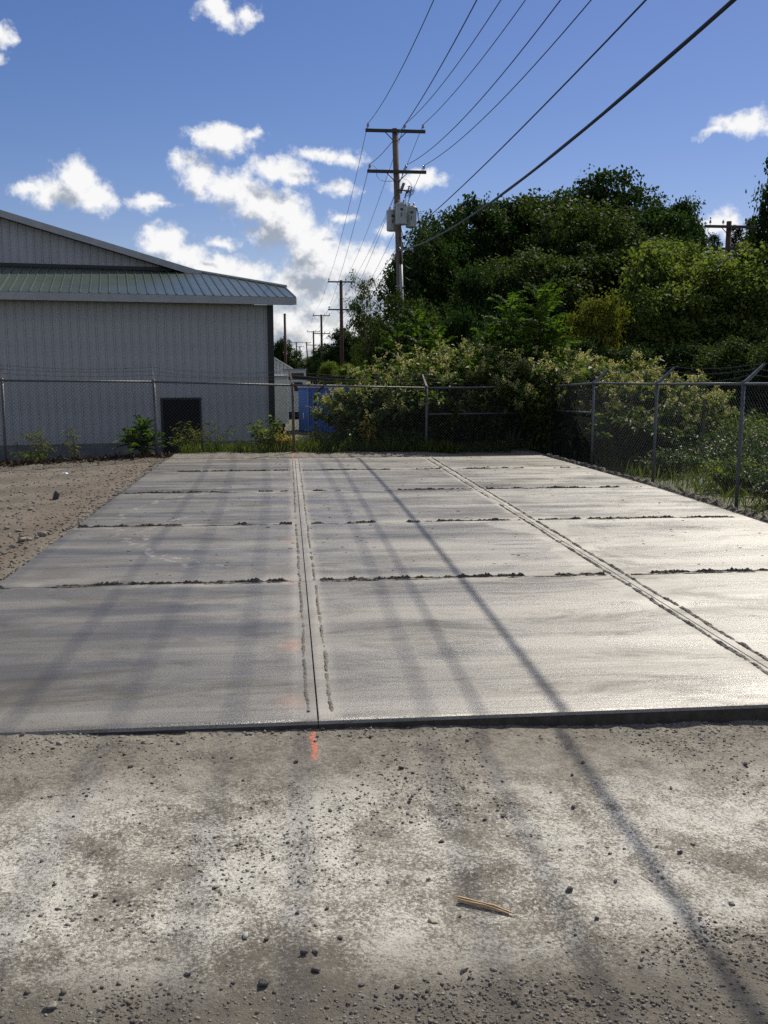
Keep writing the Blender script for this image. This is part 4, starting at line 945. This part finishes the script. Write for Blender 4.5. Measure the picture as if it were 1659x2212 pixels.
PROTO = {}
def tree_proto(kind, h, rad, leaf, mat, seed, nlobe=14,  nclump=480, nleaf=70, size=0.24, base=0.22, shape='round', rc=0.55):
    g = np.random.default_rng(seed); lobes = []; nlobe = int(nlobe * 1.3); nclump = int(nclump * 1.25); size *= 0.84
    for i in range(nlobe):
        t = (i + 0.5) / nlobe; z = h * (base + (1 - base) * t * 0.93)
        w = {'round': math.sin(math.pi * min(1, 0.12 + 0.80 * t)) ** 0.7, 'tall': (1 - t) ** 0.45 * 0.9 + 0.1, 'bush': math.cos(t * 1.35) ** 0.6}[shape]
        a = i * 2.399 + g.uniform(-.4, .4); q = rad * w * g.uniform(0.30, 0.85)
        r = rad * g.uniform(0.28, 0.46) * (0.6 + 0.5 * w)
        lobes.append((q * math.cos(a), q * math.sin(a), z, r, r, r * g.uniform(0.62, 0.85)))
    V, Fc, tint, c = crown(g, lobes, nclump, nleaf, rc, size)
    cm = leaf_mesh('crown', V, Fc, mat, tint)
    tm = trunk_mb(g, h * 0.72, 0.025 * h, [l[:3] for l in lobes]).mesh('trunk', BARK, smooth=True)
    PROTO[kind] = (cm, tm, h, rad)
def plant_tree(kind, px, top, width, Y, label, group=None, name='tree', zb=None, mat=None):
    cm, tm, h, rad = PROTO[kind]; P = ony(px, top, Y); x = P[0]; z0 = (gz(x, Y) if zb is None else zb)
    H = P[2] - z0; w = width / 2 * Y / F / (rad * 1.0)
    o = empty(name, (x, Y, z0), random.Random(px * 7 + top).uniform(0, 6.28)); tag(o, label, 'tree', group)
    for nm, me in (('trunk', tm), ('crown', cm)):
        c = link(nm, me, o); c.scale = (w, w, H / h)
    return o
tree_proto('maple_a', 11, 5.0, 0.2, L_DARK, 21, 16, 620, 62, 0.27)
tree_proto('maple_b', 11, 4.6, 0.2, L_DARK, 22, 14, 560, 62, 0.27)
tree_proto('olive', 11, 5.2, 0.2, L_OLIVE, 23, 17, 640, 62, 0.27)
tree_proto('tall', 12, 3.2, 0.2, L_DARK, 24, 15, 480, 62, 0.26, 0.15, 'tall', 0.5)
tree_proto('light_a', 7, 4.0, 0.2, L_LIGHT, 25, 15, 620, 60, 0.21, 0.08, 'round', 0.45)
tree_proto('light_b', 6, 3.2, 0.2, L_LIGHT, 26, 13, 520, 60, 0.20, 0.06, 'bush', 0.42)
tree_proto('yellow', 5, 2.4, 0.2, L_YEL, 27, 10, 360, 60, 0.18, 0.06, 'bush', 0.36)
tree_proto('loose', 9, 3.2, 0.2, L_OLIVE, 28, 9, 120, 52, 0.22, 0.25, 'round', 0.5)
tree_proto('dark_bush', 5, 3.2, 0.2, L_DARK, 29, 13, 460, 60, 0.20, 0.02, 'bush', 0.42)
tree_proto('green_bush', 5, 3.0, 0.2, L_OLIVE, 30, 12, 420, 60, 0.19, 0.02, 'bush', 0.42)

GW = 'trees of the wood beyond the fence'
plant_tree('maple_b', 925, 500, 200, 46, 'dark maple nearest the transformer pole in the wood', GW, 'maple_tree')
plant_tree('maple_a', 1010, 452, 290, 51, 'dark leafy tree rising behind the thick cable, left shoulder of the wood'.replace(', left shoulder of the wood', ' at the sloping end of the wood'), GW, 'maple_tree')
plant_tree('tall', 1120, 406, 240, 53, 'narrow dark tree topping the wood where the thick cable meets it', GW, 'maple_tree')
plant_tree('maple_a', 1315, 396, 330, 60, 'tallest round dark tree at the back of the wood', GW, 'maple_tree')
plant_tree('olive', 1240, 445, 370, 50, 'broad olive-green tree in the middle of the wood', GW, 'maple_tree')
plant_tree('maple_b', 1390, 455, 260, 55, 'dark tree between the broad olive tree and the twin-tipped one', GW, 'maple_tree')
plant_tree('tall', 1425, 425, 150, 61, 'slim dark tree, shorter of the pair beside the sky gap', GW, 'poplar_tree')
plant_tree('tall', 1485, 415, 150, 61, 'slim dark tree at the edge of the sky gap', GW, 'poplar_tree')
plant_tree('maple_b', 1740, 290, 210, 45, 'very tall dark tree past the double-arm pole, cut by the frame', GW, 'maple_tree')
plant_tree('olive', 1130, 560, 330, 44, 'low olive-green tree in front of the dark wood behind the sumac', GW, 'maple_tree')
plant_tree('maple_b', 960, 520, 240, 58, 'dark tree filling the gap behind the sloping end of the wood', GW, 'maple_tree')
plant_tree('maple_a', 1065, 470, 260, 64, 'dark tree behind the narrow one where the cable meets the wood', GW, 'maple_tree')
plant_tree('maple_b', 1215, 425, 280, 66, 'dark tree between the narrow tree and the tallest one', GW, 'maple_tree')
plant_tree('olive', 1400, 520, 300, 48, 'olive-green tree beside the broad one, below the slim pair', GW, 'maple_tree')
plant_tree('light_a', 1500, 545, 400, 41, 'sunlit light-green tree, broadest before the double-arm pole', 'light green young trees', 'young_maple')
plant_tree('light_b', 1650, 585, 330, 39, 'sunlit light-green tree partly outside the frame beside the broad one', 'light green young trees', 'young_maple')
plant_tree('light_b', 1385, 635, 250, 40, 'smaller sunlit light-green tree at the foot of the broad one', 'light green young trees', 'young_maple')
plant_tree('yellow', 1285, 648, 150, 37, 'yellowish young tree between the sumac and the light-green trees', None, 'young_maple')
plant_tree('loose', 800, 596, 105, 62, 'loose open tree with sky showing through beside the second pole', None, 'tree')
plant_tree('loose', 868, 575, 100, 58, 'open-crowned tree just behind the transformer pole', None, 'tree')
GU = 'dark bushes under the wood'
for i, (px, top, w, Y, k, lb) in enumerate([(890, 655, 190, 31, 'green_bush', 'big dark-green bush at the foot of the transformer pole'), (985, 690, 180, 30, 'dark_bush', 'dark bush behind the flowering knotweed'),
        (1090, 700, 210, 32, 'dark_bush', 'dark bush behind the feathery sumac'), (1235, 745, 190, 34, 'dark_bush', 'dark bush below the yellowish young tree'), (1350, 760, 200, 35, 'dark_bush', 'dark bush seen over the bright fence rail'),
        (1460, 755, 200, 36, 'dark_bush', 'dark bush under the broad light-green tree'), (1570, 745, 220, 34, 'green_bush', 'dark-green bush behind the outward fence arms'), (1690, 740, 200, 33, 'green_bush', 'dark-green bush at the frame beyond the barbed wire'),
        (1215, 800, 200, 25.5, 'dark_bush', 'dark bush crowding the fence corner behind the knotweed'), (1345, 830, 170, 25, 'dark_bush', 'low dark bush behind the knotweed on the bright fence'), (1040, 600, 220, 42, 'dark_bush', 'tall dark thicket under the sloping end of the wood')]):
    plant_tree(k, px, top, w, Y, lb, GU, 'bush')
GF = 'far trees along the pole line'
for px, top, w, Y, k, lb in [(745, 715, 110, 105, 'maple_a', 'far tree right behind the second pole'.replace(' right', '')), (705, 745, 80, 140, 'maple_b', 'far tree between the second and third poles'), (672, 772, 60, 190, 'olive', 'far tree at the foot of the fourth pole'),
        (805, 685, 80, 88, 'olive', 'far tree beside the loose open tree'), (825, 700, 90, 70, 'green_bush', 'far green bush below the loose open tree'), (712, 783, 60, 95, 'light_b', 'small light-green far shrub between the poles'), (750, 788, 60, 80, 'light_b', 'small light-green far shrub below the second pole'),
        (607, 732, 66, 92, 'maple_b', 'dark round tree behind the white shed and bare pole'), (625, 772, 60, 110, 'olive', 'low far tree over the white shed roof'), (655, 790, 60, 230, 'maple_a', 'tiny far tree at the end of the pole line')]:
    plant_tree(k, px, top, w, Y, lb, GF, 'far_tree', zb=-1.15)

# spruces by the gap in the wood
def spruce(px, top, Y, label):
    P = ony(px, top, Y); z0 = -0.4; H = P[2] - z0; g = np.random.default_rng(px); o = empty('spruce_tree', (P[0], Y, z0)); tag(o, label, 'tree', 'spruces behind the double-arm pole')
    MB().tube([(0, 0, -.3), (0, 0, H * .5), (0, 0, H)], [0.2, 0.12, 0.02], 7).build('trunk', BARK, o, world=False)
    Ps = []; Ts = []
    for i in range(46):
        z = H * (0.15 + 0.85 * i / 46); R_ = (1 - z / H) * H * 0.26 + 0.15
        for j in range(9):
            a = g.uniform(0, 6.28); n = 22; t = g.random(n) ** 0.7; d = np.array([math.cos(a), math.sin(a), 0]); q = d * (t * R_)[:, None] + np.array([0, 0, z]) + np.stack([0 * t, 0 * t, -0.35 * t * R_ + 0.25 * t * t * R_], -1) + g.normal(size=(n, 3)) * 0.07
            Ps.append(q); Ts.append(d + g.normal(size=(n, 3)) * 0.6)
    P_ = np.concatenate(Ps); T_ = np.concatenate(Ts); V, Fc = leaf_arrays(P_, g.normal(size=P_.shape) * .6 + np.array([0, 0, 1.0]), 0.22, 0.28, 0.1, g, T_, 0.1)
    link('needles', leaf_mesh('needles', V, Fc, L_CONIF, g.random(len(P_))), o)
spruce(1545, 505, 66, 'small spruce seen through the gap beside the double-arm pole'); spruce(1590, 485, 64, 'taller spruce behind the double-arm pole'); spruce(1625, 470, 60, 'spruce between the double-arm pole and the very tall tree')

# plants made of stems and leaves
def stem_plant(name, label, cat, base, h, nst, spread, leaf, per, mat, seed, group=None, aspect=0.45, arch=0.5, flower=None, tuft=14, lean=(0, 0), leaf0=0.15, thick=0.008, up=0.35):
    g = np.random.default_rng(seed); z0 = gz(base[0], base[1]) if len(base) < 3 else base[2]
    o = empty(name, (base[0], base[1], z0)); tag(o, label, cat, group)
    mb = MB(); P, T, N, FP = [], [], [], []
    for i in range(nst):
        a = g.uniform(0, 6.283); rr = spread * math.sqrt(g.random()); hh = h * g.uniform(0.62, 1.0) * (1 - 0.25 * (rr / max(spread, 1e-6)) ** 2)
        d = np.array([math.cos(a), math.sin(a)]); b0 = d * rr * 0.35
        bow = arch * g.uniform(0.6, 1.2)
        def at(t): return np.array([b0[0] + d[0] * rr * t ** 1.3 + lean[0] * t * t, b0[1] + d[1] * rr * t ** 1.3 + lean[1] * t * t, hh * (t * (1 + bow * 0.5) - bow * 0.5 * t ** 3)])
        mb.tube([at(t) for t in (-0.05, .25, .5, .75, 1.0)], [thick, thick * .9, thick * .7, thick * .5, thick * .25], 4)
        for j in range(per):
            t = leaf0 + (1 - leaf0) * (j + g.random()) / per; p = at(t); q = g.uniform(0, 6.283)
            dr = np.array([math.cos(q), math.sin(q), g.uniform(-0.35, 0.45)]); dr /= np.linalg.norm(dr)
            P.append(p + dr * g.uniform(0, 1.0) * leaf * 0.8); T.append(dr); N.append(np.array([0, 0, 1.0]) * (0.5 + up) + g.normal(size=3) * 0.5)
        if flower is not None and g.random() < flower:
            for j in range(g.integers(2, 6)):
                t = g.uniform(0.72, 1.03); p = at(min(t, 1.0)); q = g.uniform(0, 6.283); dr = np.array([math.cos(q) * .6, math.sin(q) * .6, 0.75]); l = leaf * g.uniform(0.8, 1.7)
                s = g.random(tuft)[:, None]; FP.append(p + dr * l * s + g.normal(size=(tuft, 3)) * leaf * 0.13)
    mb.build('stem', STEM, o, world=False)
    P = np.array(P); T = np.array(T); N = np.array(N); n = len(P)
    V, Fc = leaf_arrays(P, N, leaf * g.uniform(0.6, 1.25, n), aspect, 0.15, g, T, 0.25)
    link('foliage', leaf_mesh('foliage', V, Fc, mat, g.random(n)), o)
    if FP:
        Q = np.concatenate(FP); V, Fc = leaf_arrays(Q, g.normal(size=Q.shape), leaf * 0.27 * g.uniform(0.6, 1.4, len(Q)), 0.7, 0.1, g); link('flowers', leaf_mesh('flowers', V, Fc, L_FLOWER, g.random(len(Q))), o)['kind'] = 'stuff'
    return o
GK = 'flowering knotweed behind the fences'
knot = [((2.05, 21.7), 1.9, 'low knotweed spreading over the blue container', 1.2), ((2.7, 22.3), 2.55, 'knotweed with cream flowers at the end of its thicket by the second pole', 1.35), ((3.6, 22.7), 3.0, 'tallest cream-flowered knotweed, behind the brown fence post', 1.45),
        ((4.5, 23.0), 3.05, 'cream-flowered knotweed just beside the feathery sumac', 1.4), ((3.4, 21.5), 1.9, 'shaded knotweed leaning on the back fence', 1.25), ((4.4, 21.5), 2.2, 'drooping knotweed overhanging the fence brace', 1.2), ((5.5, 22.4), 2.3, 'knotweed in the shade under the sumac', 1.2),
        ((6.5, 22.3), 2.4, 'cream-flowered knotweed behind the corner post', 1.3), ((7.2, 20.6), 2.25, 'cream-flowered knotweed spilling over the bright fence by the corner', 1.3), ((7.3, 18.3), 1.75, 'knotweed hanging against the bright fence mesh', 1.15), ((8.2, 19.6), 1.75, 'knotweed beyond the bright fence', 1.2), ((6.5, 17.3), 1.15, 'dark knotweed at the foot of the bright fence', 0.8), ((6.15, 21.0), 2.45, 'leafy knotweed burying the corner post', 1.35), ((6.75, 18.9), 1.8, 'thick knotweed filling the mesh next to the corner', 1.1), ((6.4, 19.3), 1.6, 'shaded knotweed in the fence corner', 0.9)]
for i, (b, h, lb, sp) in enumerate(knot):
    k_ = 1.05 if b[1] > 20.7 else 1.14
    b = (b[0] * k_, b[1] * k_); h = h * k_ + 0.05
    stem_plant('knotweed', lb, 'shrub', b, h, 84, sp, 0.145, 58, L_KNOT, 500 + i, GK, 0.68, 0.9, 0.95 if i not in (4, 6, 11, 14) else 0.1, 22)

# feathery sumac: rosettes of pinnate fronds on forking stems
def sumac(label, base, crowns, seed, z0=None, name='sumac_tree', scale=1.0):
    g = np.random.default_rng(seed); z0 = gz(base[0], base[1]) if z0 is None else z0
    o = empty(name, (base[0], base[1], z0)); tag(o, label, 'tree'); mb = MB(); P, T, N = [], [], []; rb = MB()
    for (cx, cy, cz, nf, fl) in crowns:
        c = np.array([cx, cy, cz]); mb.tube([(0, 0, -.2), (cx * .3, cy * .3, cz * .4), (cx * .8, cy * .8, cz * .8), tuple(c)], [0.05 * scale, 0.04 * scale, 0.03 * scale, 0.015 * scale], 6)
        for i in range(nf):
            a = i * 2.399 + g.uniform(-.3, .3); lv = i / nf; s0 = c - np.array([0, 0, (cz * 0.42) * lv]); el = 1.15 - 1.05 * lv + g.uniform(-.15, .15); L = fl * g.uniform(0.8, 1.1)
            d = np.array([math.cos(a) * math.cos(el), math.sin(a) * math.cos(el), math.sin(el)]); pts = []
            for t in np.linspace(0, 1, 8): pts.append(s0 + d * L * t + np.array([0, 0, -0.38 * L * t * t]))
            rb.tube(pts, [0.006, .0055, .005, .0045, .004, .0035, .003, .002], 3)
            side = np.cross(d, [0, 0, 1.0]); side /= np.linalg.norm(side)
            for j in range(2, 24):
                t = j / 24; k = t * 7; p = pts[int(k)] * (1 - k % 1) + pts[min(int(k) + 1, 7)] * (k % 1)
                for sg in (-1, 1):
                    P.append(p); T.append(side * sg + d * 0.45 + np.array([0, 0, -0.22])); N.append(np.cross(d, side) * -1 * (1 if d @ [0, 0, 1] < 5 else 1) + g.normal(size=3) * 0.15)
    mb.build('trunk', BARK, o, world=False, smooth=True); rb.build('frond_stalks', STEM, o, world=False)
    P, T, N = np.array(P), np.array(T), np.array(N); N[N[:, 2] < 0] *= -1
    V, Fc = leaf_arrays(P, N, 0.17 * scale * g.uniform(0.75, 1.15, len(P)), 0.30, 0.2, g, T, 0.2); link('fronds', leaf_mesh('fronds', V, Fc, L_AIL, g.random(len(P))), o)
def sumac_from(px_list, Y, basex, label, seed, **kw):
    z0 = gz(basex, Y); cr = []
    for (px, top, nf, fl) in px_list:
        p = ony(px, top, Y); cr.append((p[0] - basex, np.random.default_rng(px).uniform(-.3, .3), p[2] - z0 - 0.45 * fl, nf, fl))
    sumac_from_crowns = cr; sumac(label, (basex, Y), cr, seed, z0, **kw)
sumac_from([(1170, 606, 34, 0.95), (1105, 625, 26, 0.85), (1130, 690, 24, 0.85), (1200, 680, 26, 0.85), (1065, 690, 22, 0.8), (1160, 760, 22, 0.8)], 23.2, 6.05, 'tall feathery sumac with long leaflets standing in the fence corner', 61)
sumac_from([(1090, 800, 22, 0.75), (1040, 770, 22, 0.8), (1180, 830, 20, 0.7), (1120, 860, 18, 0.7)], 22.3, 5.35, 'lower feathery sumac pressed against the back fence', 62)
sumac_from([(905, 655, 22, 0.9), (945, 690, 20, 0.9), (860, 690, 20, 0.9)], 28.0, 4.2, 'feathery sumac before the transformer pole', 63)
sumac_from([(305, 903, 18, 0.42), (285, 925, 14, 0.4), (325, 930, 14, 0.4), (300, 950, 12, 0.38)], 20.5, -3.05, 'young leafy sapling at the fence post beside the warehouse door', 64, name='sapling', scale=0.62)

def weeds():
    B = lambda px, Y: (ony(px, 980, Y + 1.0)[0], Y + 1.0)
    stem_plant('goldenrod', 'arching yellowish weed before the warehouse foundation, tallest of a pair', 'weed', B(88, 19.3), 0.78, 9, 0.28, 0.11, 24, L_GROD, 701, None, 0.22, 0.5, lean=(-.25, 0), thick=0.006)
    stem_plant('goldenrod', 'thin arching weed alone before the warehouse foundation', 'weed', B(158, 19.3), 0.85, 5, 0.18, 0.10, 22, L_GROD, 702, None, 0.22, 0.5, lean=(-.2, 0), thick=0.006)
    stem_plant('weed', 'low spreading weed at the fence foot by the yard', 'weed', B(70, 19.0), 0.35, 10, 0.4, 0.10, 14, L_GRASS, 703, None, 0.3)
    stem_plant('weed', 'small bright weed at the foot of the black door', 'weed', B(398, 19.9), 0.42, 12, 0.22, 0.09, 18, L_LIGHT, 704, None, 0.4)
    stem_plant('goldenrod', 'tall goldenrod in front of the black door', 'weed', B(425, 20.0), 0.80, 10, 0.30, 0.12, 24, L_GROD, 705, None, 0.22, 0.4, lean=(-.15, 0), thick=0.006)
    stem_plant('goldenrod', 'goldenrod leaning beside the black door', 'weed', B(470, 20.0), 0.78, 7, 0.35, 0.12, 20, L_GROD, 706, None, 0.22, 0.4, thick=0.006)
    stem_plant('weed', 'short weed between the door and the warehouse corner', 'weed', B(525, 20.0), 0.35, 8, 0.2, 0.09, 14, L_GRASS, 707, None, 0.3)
    stem_plant('weed', 'leafy green bush at the warehouse corner', 'weed', B(585, 20.3), 0.82, 18, 0.36, 0.11, 24, L_LIGHT, 708, None, 0.5)
    stem_plant('weed', 'yellowed bush beside the brown fence post', 'weed', B(612, 20.2), 0.55, 12, 0.20, 0.11, 18, L_GOLD, 709, None, 0.5)
    stem_plant('weed', 'bright yellow-leaved stalk standing alone before the knotweed', 'weed', B(797, 20.35), 0.80, 4, 0.06, 0.15, 46, L_GOLD, 710, None, 0.32, 0.1)
    stem_plant('weed', 'tall green weeds in front of the blue container', 'weed', B(700, 20.6), 0.75, 16, 0.35, 0.10, 22, L_GRASS, 711, None, 0.2, 0.3)
    stem_plant('weed', 'brownish seeding stalks beside the blue container', 'weed', B(742, 20.8), 1.15, 8, 0.25, 0.09, 26, L_GROD, 712, None, 0.25, 0.6)
    stem_plant('weed', 'feathery green weed clump before the dark knotweed shade', 'weed', B(855, 20.45), 0.62, 26, 0.42, 0.09, 22, L_GRASS, 713, None, 0.25, 0.3)
    stem_plant('weed', 'dark leafy weed at the foot of the knotweed', 'weed', B(760, 20.6), 0.6, 16, 0.45, 0.11, 18, L_GLOSS, 714, None, 0.5)
    stem_plant('weed', 'thin weed near the brown middle fence post', 'weed', B(900, 20.6), 0.65, 12, 0.35, 0.10, 18, L_GLOSS, 715, None, 0.4)
    # leafy patch behind the bright fence
    GP = 'leafy weeds behind the bright fence'
    k = 0
    for (x, y, h, sp, lf, mt, lb) in [(7.2, 14.2, 0.75, 0.7, .085, L_GLOSS, 'glossy leafy weed beside the second bright post'), (7.0, 12.9, 0.62, 0.7, .085, L_GLOSS, 'glossy leafy weed low between the two tall bright posts'), (6.5, 11.7, 0.55, 0.5, .08, L_GLOSS, 'glossy leafy weed at the last bright post in view'),
            (6.6, 13.4, 0.55, 0.5, .08, L_LIGHT, 'bright green weed against the mesh between the bright posts'), (8.2, 13.3, 0.9, 0.8, .09, L_GLOSS, 'tall glossy weed in the middle of the leafy patch'), (8.4, 15.2, 1.05, 0.9, .09, L_KNOT, 'tall leafy weed under the hanging knotweed'),
            (9.2, 16.5, 1.15, 1.0, .095, L_KNOT, 'leafy weed beside the grey stake'), (9.6, 14.5, 0.95, 0.9, .09, L_GLOSS, 'leafy weed in front of the grey stake'), (7.4, 16.0, 0.9, 0.8, .09, L_GLOSS, 'shaded leafy weed by the hanging knotweed'), (7.3, 11.5, 0.7, 0.7, .08, L_LIGHT, 'light green weed behind the last bright post'),
            (10.6, 17.8, 1.25, 1.1, .10, L_KNOT, 'leafy weed at the back of the patch'), (8.9, 18.2, 1.15, 1.0, .095, L_KNOT, 'leafy weed between the stake and the knotweed'), (6.4, 15.4, 0.5, 0.45, .08, L_GLOSS, 'low weed at the slab edge by the second bright post')]:
        k += 1; x *= 1.16; y *= 1.16; h = h * 1.16; stem_plant('leafy_weed', lb, 'weed', (x, y), h, 46, sp, lf, 26, mt, 800 + k, GP, 0.62, 0.6)
    for (x, y, h, lb) in [(10.1, 15.3, 1.15, 'orange-leaved shrub past the last bright post'), (9.2, 13.2, 0.95, 'orange and yellow weed in front of the orange shrub'), (11.2, 16.6, 1.35, 'tall rusty-leaved shrub at the frame')]:
        k += 1; x *= 1.14; y *= 1.14; h = h * 1.15; stem_plant('orange_shrub', lb, 'shrub', (x, y), h, 40, 0.8, 0.085, 26, L_ORANGE, 800 + k, 'orange turning shrubs', 0.62, 0.6)
weeds()
def grass():
    g = np.random.default_rng(77); P = []; H = []
    def strip(n, fx, fy, h0, h1):
        x, y = fx(n), fy(n); P.append(np.stack([x, y, ground_z(x, y) - 0.01], -1)); H.append(g.uniform(h0, h1, n))
    t = g.random(7000); strip(7000, lambda n: 6 - 8.3 * t ** 1.5, lambda n: 20.63 + 0.199 * (6 - 8.3 * t ** 1.5) + g.normal(size=n) * 0.22 + 0.45, 0.08, 0.32)
    strip(16000, lambda n: g.uniform(6.5, 17, n), lambda n: g.uniform(9, 28, n), 0.10, 0.45)
    strip(9000, lambda n: g.uniform(0.2, 3.8, n), lambda n: g.uniform(21.0, 24.5, n), 0.12, 0.42)
    strip(9000, lambda n: g.uniform(6, 34, n), lambda n: g.uniform(26, 46, n), 0.3, 0.9)
    strip(5000, lambda n: g.uniform(-6, 4, n), lambda n: g.uniform(22, 36, n), 0.15, 0.5)
    P = np.concatenate(P); H = np.concatenate(H); n = len(P)
    T = np.stack([g.normal(size=n) * .35, g.normal(size=n) * .35, np.ones(n)], -1); N = g.normal(size=(n, 3)) * np.array([1, 1, .1])
    V, Fc = leaf_arrays(P, N, H, 0.07, 0.1, g, T, 0.15); o = link('grass', leaf_mesh('grass', V, Fc, L_GRASS, g.random(n))); tag(o, 'short wild grass growing outside the fences', 'grass', kind='stuff')
    # twigs and dead leaves heaped at the yard end of the back fence
    x = g.uniform(-8.5, -2.4, 2600); y = 20.50 + 0.199 * x + g.normal(size=2600) * 0.16; Pq = np.stack([x, y, ground_z(x, y) + g.random(2600) * 0.05], -1)
    V, Fc = leaf_arrays(Pq, g.normal(size=(2600, 3)), g.uniform(0.04, 0.13, 2600), 0.4, 0.2, g); o = link('leaf_litter', leaf_mesh('leaf_litter', V, Fc, leafmat('dead_twigs', (0.025, 0.018, 0.012), (0.085, 0.06, 0.04), 0.05), g.random(2600))); tag(o, 'dark dead leaves heaped along the yard fence', 'leaves', kind='stuff')
    # dead leaf litter in the fence corner
    x = 5.6 + g.random(900) * 0.9; y = 8 + g.random(900) * 12.5; Pq = np.stack([x, y, ground_z(x, y) + 0.01], -1)
    V, Fc = leaf_arrays(Pq, g.normal(size=(900, 3)) * .3 + np.array([0, 0, 1.]), 0.06, 0.6, 0.2, g); o = link('leaf_litter', leaf_mesh('leaf_litter', V, Fc, leafmat('dead_leaf', (0.06, 0.04, 0.025), (0.16, 0.11, 0.06), 0.1), g.random(900))); tag(o, 'dead leaves along the bright fence', 'leaves', kind='stuff')
grass()
